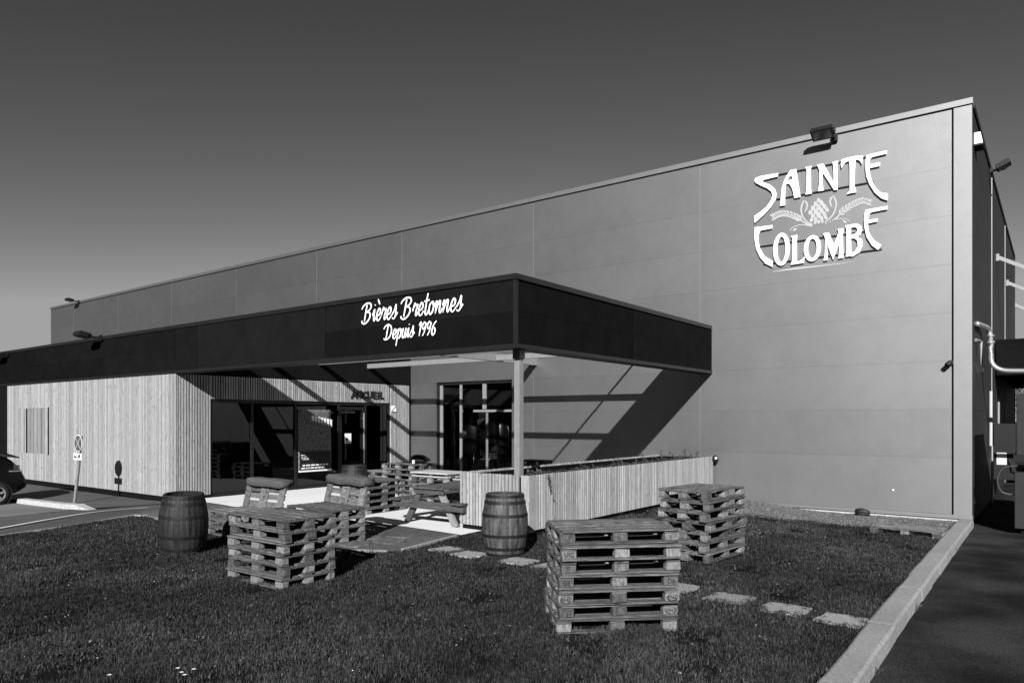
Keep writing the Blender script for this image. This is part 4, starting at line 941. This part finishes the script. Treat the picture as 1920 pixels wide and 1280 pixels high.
# ---------------------------------------------------------------- stepping stones
st_pos = [(-7.75, 8.56), (-7.22, 8.46), (-6.33, 8.5), (-5.72, 8.5), (-5.1, 8.46), (-4.5, 8.44), (-3.8, 8.40), (-3.06, 8.27), (-2.41, 8.14), (-1.79, 8.05)]
sw = ['first stepping stone, beside the dark paving corner', 'second stepping stone, left of the upright barrel', 'stepping stone just in front of the upright barrel', 'stepping stone between upright barrel and nearest pallets', 'stepping stone left behind the nearest pallet stack', 'stepping stone hidden behind the nearest pallet stack',
      'stepping stone peeping out right of the nearest pallets', 'stepping stone third from the kerb', 'stepping stone second from the kerb', 'stepping stone touching the long kerb']
for (x, y), lab in zip(st_pos, sw):
    b = MB(); ns = 16; pts = []
    for j in range(ns):
        a = 2*math.pi*j/ns; k = 1/max(abs(math.cos(a)), abs(math.sin(a)))**.85; pts.append((.235*k*math.cos(a)+random.uniform(-.012, .012)+.03*math.sin(a), .215*k*math.sin(a)+random.uniform(-.012, .012), -.05))
    b.prism(pts, (0, 0, 1), .062); o = b.build('stepping_stone', stonem, None); o.location = (x, y, float(g(x, y))); tag(o, lab, 'paving slab', 'stepping stones across the lawn')

# ---------------------------------------------------------------- no-stopping sign
sb = at_g(141, 942); sx, sy, sz = -21.7, 8.62, float(g(-21.7, 8.62))-.02
t = thing('parking_sign', (sx, sy, sz), 'round no stopping sign with white plate on a leaning post', 'sign')
b = MB(); b.tube([(0, 0, 0), (.0, .1, .95), (.0, .17, 1.85)], .042, 12); b.build('post', M('zinc_post', .11, .15, rough=.6, metal=.3), t)
def disc(r0, y, th, m, name, c=(0, 1.66), par=t):
    b = MB(); V = []
    for yy_ in (y, y-th):
        for j in range(36): a = 2*math.pi*j/36; V.append((c[0]+r0*math.cos(a), yy_, c[1]+r0*math.sin(a)))
    b.add(V, [tuple(range(36)), tuple(range(71, 35, -1))] + [(j, 36+j, 36+(j+1) % 36, (j+1) % 36) for j in range(36)]); return b.build(name, m, par)
disc(.238, .105, .012, M('rim_paint', .5, rough=.4), 'rim'); disc(.216, .092, .004, signm, 'face')
b = MB(); b.bar((-.14, .085, 1.52), (.14, .085, 1.80), .034, .004, up=(0, -1, 0)); b.bar((-.14, .0835, 1.80), (.14, .0835, 1.52), .034, .004, up=(0, -1, 0)); b.build('cross', signx, t)
b = MB(); b.box(-.24, .24, .07, .085, 1.2, 1.38); pte = b.build('plate', white, t, bevel=.004)
b = MB(); b.box(-.19, -.02, .064, .069, 1.25, 1.29); b.box(-.19, -.13, .064, .069, 1.29, 1.33); b.bar((-.1, .067, 1.28), (-.02, .067, 1.35), .015, .003, up=(0, -1, 0)); b.box(.06, .12, .064, .069, 1.24, 1.34); b.box(.14, .2, .064, .069, 1.27, 1.36); b.build('pictogram', black, pte)

# ---------------------------------------------------------------- car at the left edge (tail towards the building)
cx_, cy_ = -24.62, 6.1
car = thing('parked_car', (cx_, cy_, float(g(cx_, 7))-.033), 'black hatchback parked at the left edge with its tail to the building', 'car')
# cross-sections along y (tail at +2.05): (y, half width, sill z, belt z, roof z, roof half width)
sec = [(-2.1, .62, .38, .62, .64, .5), (-1.95, .80, .26, .74, .77, .66), (-1.5, .88, .22, .86, .9, .72), (-.95, .90, .2, .95, .98, .72), (-.45, .90, .2, .99, 1.32, .62), (.1, .90, .2, 1.01, 1.48, .60), (.8, .90, .2, 1.04, 1.50, .60), (1.35, .90, .2, 1.07, 1.45, .58), (1.75, .88, .24, 1.1, 1.34, .54), (1.92, .85, .3, 1.02, 1.14, .60), (2.02, .82, .36, .82, .86, .74), (2.1, .76, .42, .66, .68, .70)]
b = MB(); V = []
for y, hw, z0, zb, zr, rw in sec:
    half = [(hw*.78, z0), (hw*.97, z0+.1), (hw, z0+(zb-z0)*.45), (hw*.985, zb-.06), (hw*.94, zb), (rw+(hw*.94-rw)*.12, zr-.06*min(1, (zr-zb)/.2)), (rw*.8, zr), (0, zr+.015)]
    V += [(x, y, z) for x, z in half] + [(-x, y, z) for x, z in reversed(half[:-1])]
m_ = 15
F = [(i*m_+j, i*m_+j+1, (i+1)*m_+j+1, (i+1)*m_+j) for i in range(len(sec)-1) for j in range(m_-1)] + [(i*m_+m_-1, i*m_, (i+1)*m_, (i+1)*m_+m_-1) for i in range(len(sec)-1)] + [tuple(range(m_)), tuple(reversed(range((len(sec)-1)*m_, len(sec)*m_)))]
b.add(V, F); o = b.build('body', carp, car, smooth=True); ss = o.modifiers.new('sub', 'SUBSURF'); ss.levels = 1; ss.render_levels = 2
b = MB(); b.add([(-.58, 1.6, 1.44), (.58, 1.6, 1.44), (.62, 1.98, 1.30), (-.62, 1.98, 1.30), (-.58, 1.6, 1.48), (.58, 1.6, 1.48), (.6, 1.98, 1.335), (-.6, 1.98, 1.335)], [(3, 2, 1, 0), (4, 5, 6, 7), (0, 1, 5, 4), (1, 2, 6, 5), (2, 3, 7, 6), (3, 0, 4, 7)]); b.build('spoiler', carp, car, bevel=.01)
for s_ in (-1, 1):
    b = MB(); b.add([(s_*.6, 1.99, .98), (s_*.84, 1.86, .98), (s_*.865, 1.74, 1.0), (s_*.6, 1.99, 1.1), (s_*.82, 1.88, 1.12), (s_*.85, 1.78, 1.12), (s_*.5, 1.8, 1.0), (s_*.5, 1.8, 1.1)], [(0, 1, 4, 3), (1, 2, 5, 4), (3, 4, 5, 7), (0, 6, 2, 1), (0, 3, 7, 6), (2, 6, 7, 5)]); tl = b.build('taillight', lampr, car)
    b = MB(); b.bar((s_*.8, 1.98, .945), (s_*.905, 1.62, .955), .02, .03); b.build('bright_strip', chrome, tl)
    for y in (-1.32, 1.32):
        wh = MB(); V = MB(); cen = Vector((s_*.83, y, .325))
        prf = [(.20, -.1), (.3, -.11), (.325, -.07), (.325, .07), (.3, .1), (.21, .105)]
        tb = MB(); tb.lathe(prf, 32); tb.v = [(cen.x+s_*p[2], cen.y+p[0], cen.z+p[1]) for p in tb.v]; wo = tb.build('wheel', tyre, car, smooth=True)
        rb = MB(); rb.lathe([(.205, .02), (.215, .1), (.195, .1), (.19, .04)], 32)
        for k in range(5):
            a = 2*math.pi*k/5+.3
            for da in (-.13, .13): rb.bar((.04*math.cos(a), .04*math.sin(a), .07), (.2*math.cos(a+da), .2*math.sin(a+da), .085), .022, .03)
        rb.lathe([(.05, .05), (.05, .09), (.0, .095)], 16); rb.v = [(cen.x+s_*p[2], cen.y+p[0], cen.z+p[1]) for p in rb.v]; rb.build('rim', chrome, wo)
        hb = MB(); hb.lathe([(.0, -.02), (.21, -.02)], 24); hb.v = [(cen.x+s_*(p[2]+.05), cen.y+p[0], cen.z+p[1]) for p in hb.v]; hb.build('brake_disc', black, wo)
        ar = MB(); ar.lathe([(.335, -.1), (.335, .075), (.375, .085), (.375, -.1)], 32); ar.v = [(cen.x+s_*p[2], cen.y+p[0], cen.z+p[1]) for p in ar.v if True]; ar.build('wheel_arch', black, car)
b = MB(); b.box(-.26, .26, 2.06, 2.085, .7, .8); b.build('number_plate', white, car)

# ---------------------------------------------------------------- tree beyond the hall, seen under the awning
def tree(x, y, H, label, seed):
    rs = np.random.default_rng(seed); z0 = -.2; t = thing('leafy_tree', (x, y, z0), label, 'tree', 'trees beyond the hall')
    b = MB(); b.tube([(0, 0, 0), (.08, .05, H*.3), (.0, .1, H*.6), (.1, 0, H*.85)], [.2, .15, .1, .03], 10)
    for k in range(9):
        a = k*2.4; h = H*(.3+.06*k); b.tube([(0, .05, h), (.8*math.cos(a), .8*math.sin(a), h+.5), (1.6*math.cos(a), 1.6*math.sin(a), h+.8)], [.08, .05, .015], 6)
    b.build('trunk', twig, t, smooth=True)
    n = 5200; cl_ = rs.normal(0, 1, (46, 3))*np.array([1.15, 1.15, H*.2])+np.array([0, 0, H*.6]); idx = rs.integers(0, 46, n); c0 = cl_[idx]+rs.normal(0, .26, (n, 3)); c0 = c0[c0[:, 2] > H*.14]; n = len(c0)
    e1 = rs.normal(0, 1, (n, 3)); e1 /= np.linalg.norm(e1, axis=1)[:, None]; e2 = np.cross(e1, rs.normal(0, 1, (n, 3))); e2 /= np.linalg.norm(e2, axis=1)[:, None]; s_ = rs.uniform(.04, .1, (n, 1))
    V = np.stack([c0-e1*s_, c0+e2*s_*.55, c0+e1*s_, c0-e2*s_*.55], 1).reshape(-1, 3)
    me = bpy.data.meshes.new('crown'); me.vertices.add(4*n); me.vertices.foreach_set('co', V.ravel()); me.loops.add(4*n); me.loops.foreach_set('vertex_index', np.arange(4*n)); me.polygons.add(n); me.polygons.foreach_set('loop_start', np.arange(n)*4); me.update(); me.materials.append(M('tree_leaf', .06, .12, rough=.6, island=.5) if 'tree_leaf' not in MATS else MATS['tree_leaf'])
    o = bpy.data.objects.new('crown', me); COL.objects.link(o); o.parent = t
tree(.6, 52, 6.2, 'leafy tree beyond the hall, seen in the gap under the awning', 1); tree(-1.5, 62, 7., 'farther leafy tree behind the first one in the gap', 2)

# ---------------------------------------------------------------- grass, weeds, pebbles, daisies
def inpoly(px, py, poly):
    r = np.zeros(len(px), bool); n = len(poly)
    for i in range(n):
        x0, y0 = poly[i]; x1, y1 = poly[(i+1) % n]
        c_ = ((y0 > py) != (y1 > py)); xi = (x1-x0)*(py-y0)/((y1-y0) if y1 != y0 else 1e-9)+x0; r ^= c_ & (px < xi)
    return r
def noise2(x, y, s, seed):
    rg = np.random.default_rng(seed); o_ = np.zeros_like(x)
    for k in range(7):
        a = rg.uniform(0, 6.28); f_ = rg.uniform(.6, 1.6)/s; o_ += np.sin((x*math.cos(a)+y*math.sin(a))*f_*6.28+rg.uniform(0, 6.28))
    return o_/7
def grass():
    vs_ = []; 
    n0 = 5200000
    px = RNG.uniform(-17.2, -1.3, 2200000); py = RNG.uniform(.5, 18.95, 2200000)
    D = px*FW[0]+py*FW[1]; Rr = px*RT[0]+py*RT[1]
    vis = (D > 4.6) & (np.abs(Rr) < D*.78+.6)
    dens_ = np.clip(7.5/np.maximum(D, .1), .0, 1)**1.5
    ok = vis & (RNG.uniform(0, 1, len(px)) < dens_) & inpoly(px, py, LAWN)
    nz = noise2(px, py, .9, 3)+.6*noise2(px, py, .28, 4)
    ok &= RNG.uniform(-.6, .42, len(px)) < nz+.14
    gr = inpoly(px, py, [(-1.8, 17.2), (-1.8, 19), (-7.5, 19), (-7.5, 16.3), (-4.6, 16.6), (-3.2, 16.4), (-2.6, 17.3)]); ok &= ~(gr & (RNG.uniform(0, 1, len(px)) > .04))
    for (sx_, sy_) in st_pos: ok &= ~((np.abs(px-sx_) < .2+.05*np.sin(py*31)) & (np.abs(py-sy_) < .165+.04*np.sin(px*27)))
    px, py, D, nz = px[ok], py[ok], D[ok], nz[ok]; n = len(px)
    h = RNG.uniform(.012, .042, n)*(1+.9*np.clip(nz, -.7, 1.1)); wd = RNG.uniform(.0012, .0026, n)*np.clip(D/7, .9, 2.2)
    br_ = RNG.uniform(0, 1, n) < .06; wd[br_] *= RNG.uniform(2.2, 4, br_.sum()); h[br_] *= .8
    tall = RNG.uniform(0, 1, n) < .02; h[tall] *= 2.0
    flat_ = RNG.uniform(0, 1, n) < .024*(1+3*np.clip(noise2(px, py, .5, 9), -.33, 1)); wd[flat_] = RNG.uniform(.004, .011, flat_.sum()); h[flat_] = RNG.uniform(.014, .028, flat_.sum())
    a = RNG.uniform(0, 2*np.pi, n); ln = RNG.uniform(.3, 2.4, n); ln[br_] = RNG.uniform(1.2, 3., br_.sum()); la = a+np.pi/2+RNG.normal(0, .4, n)
    dx, dy = np.cos(a)*wd, np.sin(a)*wd; lx, ly = np.cos(la)*h*ln, np.sin(la)*h*ln; z = g(px, py)-.012
    V = np.zeros((n, 5, 3))
    V[:, 0] = np.stack([px-dx, py-dy, z], 1); V[:, 1] = np.stack([px+dx, py+dy, z], 1)
    V[:, 2] = np.stack([px+dx*.85+lx*.4, py+dy*.85+ly*.4, z+.012+h*.62], 1); V[:, 3] = np.stack([px-dx*.85+lx*.4, py-dy*.85+ly*.4, z+.012+h*.62], 1)
    V[:, 4] = np.stack([px+lx, py+ly, z+.012+h*np.clip(1.1-.3*ln, .25, 1)], 1)
    base = np.arange(n)*5
    li = np.stack([base, base+1, base+2, base+3, base+3, base+2, base+4], 1).ravel()
    ls = np.stack([np.arange(n)*7, np.arange(n)*7+4], 1).ravel()
    me = bpy.data.meshes.new('grass'); me.vertices.add(5*n); me.vertices.foreach_set('co', V.ravel()); me.loops.add(7*n); me.loops.foreach_set('vertex_index', li); me.polygons.add(2*n); me.polygons.foreach_set('loop_start', ls); me.update(); me.materials.append(grassm)
    o = bpy.data.objects.new('grass', me); COL.objects.link(o); tag(o, 'short dark grass of the lawn around the pallets', 'grass', kind='stuff'); print('blades', n)
grass()
def pebbles():
    n = 5200; px = RNG.uniform(-7.4, -1.85, n*2); py = RNG.uniform(15.8, 18.95, n*2)
    ok = inpoly(px, py, [(-1.85, 17.3), (-1.85, 18.95), (-7.42, 18.95), (-7.42, 16.0), (-4.6, 16.3), (-3.2, 16.1), (-2.6, 17.0)]); px, py = px[ok][:n], py[ok][:n]; n = len(px)
    s_ = RNG.uniform(.008, .026, n); z = g(px, py)+.006; oc = np.array([(1, 0, 0), (-1, 0, 0), (0, 1, 0), (0, -1, 0), (0, 0, .7), (0, 0, -.7)]); a = RNG.uniform(0, 6.28, n)
    V = np.zeros((n, 6, 3)); ca, sa = np.cos(a), np.sin(a)
    for k in range(6):
        q = oc[k]*RNG.uniform(.7, 1.3, (n, 1)); V[:, k, 0] = px+s_*(q[:, 0]*ca-q[:, 1]*sa); V[:, k, 1] = py+s_*(q[:, 0]*sa+q[:, 1]*ca); V[:, k, 2] = z+s_*q[:, 2]
    tr = np.array([(0, 2, 4), (2, 1, 4), (1, 3, 4), (3, 0, 4)]); li = (tr[None]+(np.arange(n)*6)[:, None, None]).ravel(); m = n*4
    me = bpy.data.meshes.new('gravel'); me.vertices.add(6*n); me.vertices.foreach_set('co', V.ravel()); me.loops.add(3*m); me.loops.foreach_set('vertex_index', li); me.polygons.add(m); me.polygons.foreach_set('loop_start', np.arange(m)*3); me.update(); me.materials.append(pebm)
    o = bpy.data.objects.new('gravel', me); COL.objects.link(o); tag(o, 'loose pale gravel along the foot of the hall wall', 'gravel', kind='stuff')
pebbles()
def dry_leaves():
    n = 1500; px = RNG.uniform(-16, -1.7, 12000); py = RNG.uniform(2, 18, 12000); D = px*FW[0]+py*FW[1]
    ok = inpoly(px, py, LAWN) & (D > 4.6) & (RNG.uniform(0, 1, 12000) < .35+.6*noise2(px, py, 1.6, 21)); px, py, D = px[ok][:n], py[ok][:n], D[ok][:n]; n = len(px)
    s_ = RNG.uniform(.006, .017, n)[:, None]; c0 = np.stack([px, py, g(px, py)+RNG.uniform(.014, .034, n)], 1); e1 = RNG.normal(0, 1, (n, 3))*np.array([1, 1, .5]); e1 /= np.linalg.norm(e1, axis=1)[:, None]; e2 = np.cross(e1, RNG.normal(0, 1, (n, 3))); e2 /= np.linalg.norm(e2, axis=1)[:, None]
    V = np.stack([c0-e1*s_, c0+e2*s_*.5, c0+e1*s_, c0-e2*s_*.5], 1).reshape(-1, 3)
    me = bpy.data.meshes.new('dry_leaves'); me.vertices.add(4*n); me.vertices.foreach_set('co', V.ravel()); me.loops.add(4*n); me.loops.foreach_set('vertex_index', np.arange(4*n)); me.polygons.add(n); me.polygons.foreach_set('loop_start', np.arange(n)*4); me.update(); me.materials.append(M('dry_leaf', .06, .14, rough=.8, island=.8))
    o = bpy.data.objects.new('dry_leaves', me); COL.objects.link(o); tag(o, 'small pale dry leaves scattered over the dark lawn', 'leaves', kind='stuff')
dry_leaves()
def weed(u, v, lab, sz):
    p = at_g(u, v); p.z -= .1; t = thing('weed', p, lab, 'weed', 'weeds along the kerb'); st = MB(); lf = MB()
    for k in range(16):
        a = random.uniform(0, 6.28); L = random.uniform(.5, 1)*sz; q = Vector((random.uniform(-.03, .03), random.uniform(-.05, .05), 0)); pts = [q.copy()]; d = Vector((math.cos(a)*.5, math.sin(a)*.5, 1))
        for s_ in range(4): q = q + d*(L/4); d.z -= .3; pts.append(q.copy())
        st.tube(pts, .002, 4)
        for q in pts[1:]:
            s = random.uniform(.008, .018); e1 = Vector((random.uniform(-1, 1), random.uniform(-1, 1), random.uniform(-.4, .6))).normalized(); e2 = e1.orthogonal().normalized(); lf.add([q-e1*s, q+e2*s*.5, q+e1*s, q-e2*s*.5], [(0, 1, 2, 3)])
    st.build('stem', twig, t); lf.build('leaves', leafm, t)
weed(1716, 1128, 'leafy weed at the kerb foot beside the last stepping stone', .13); weed(1788, 1024, 'low dark weed at the kerb foot near the hall corner', .16); weed(1640, 1240, 'thin weed at the kerb foot near the bottom edge', .1)
def daisy(u, v, lab):
    p = at_g(u, v); t = thing('daisy', p, lab, 'flower', 'daisies in the grass'); b = MB(); b.tube([(0, 0, -.01), (.004, 0, .05)], .002, 5); b.build('stem', leafm, t)
    b = MB()
    for k in range(9):
        a = 2*math.pi*k/9; ca, sa = .75*math.cos(a), .75*math.sin(a); z = .052
        b.add([(0, 0, z), (.012*ca-.006*sa, .012*sa+.006*ca, z+.003), (.026*ca, .026*sa, z+.004), (.012*ca+.006*sa, .012*sa-.006*ca, z+.003)], [(0, 3, 2, 1)])
    b.build('petals', flowm, t)
for q in ((333, 1264, 'white daisy, leftmost of the cluster at the bottom edge'), (340, 1272, 'white daisy in the middle of the bottom edge cluster'), (346, 1277, 'lowest white daisy of the bottom edge cluster'), (363, 1266, 'white daisy right of the bottom edge cluster'), (205, 1277, 'lone white daisy left of the bottom edge cluster')): daisy(*q)
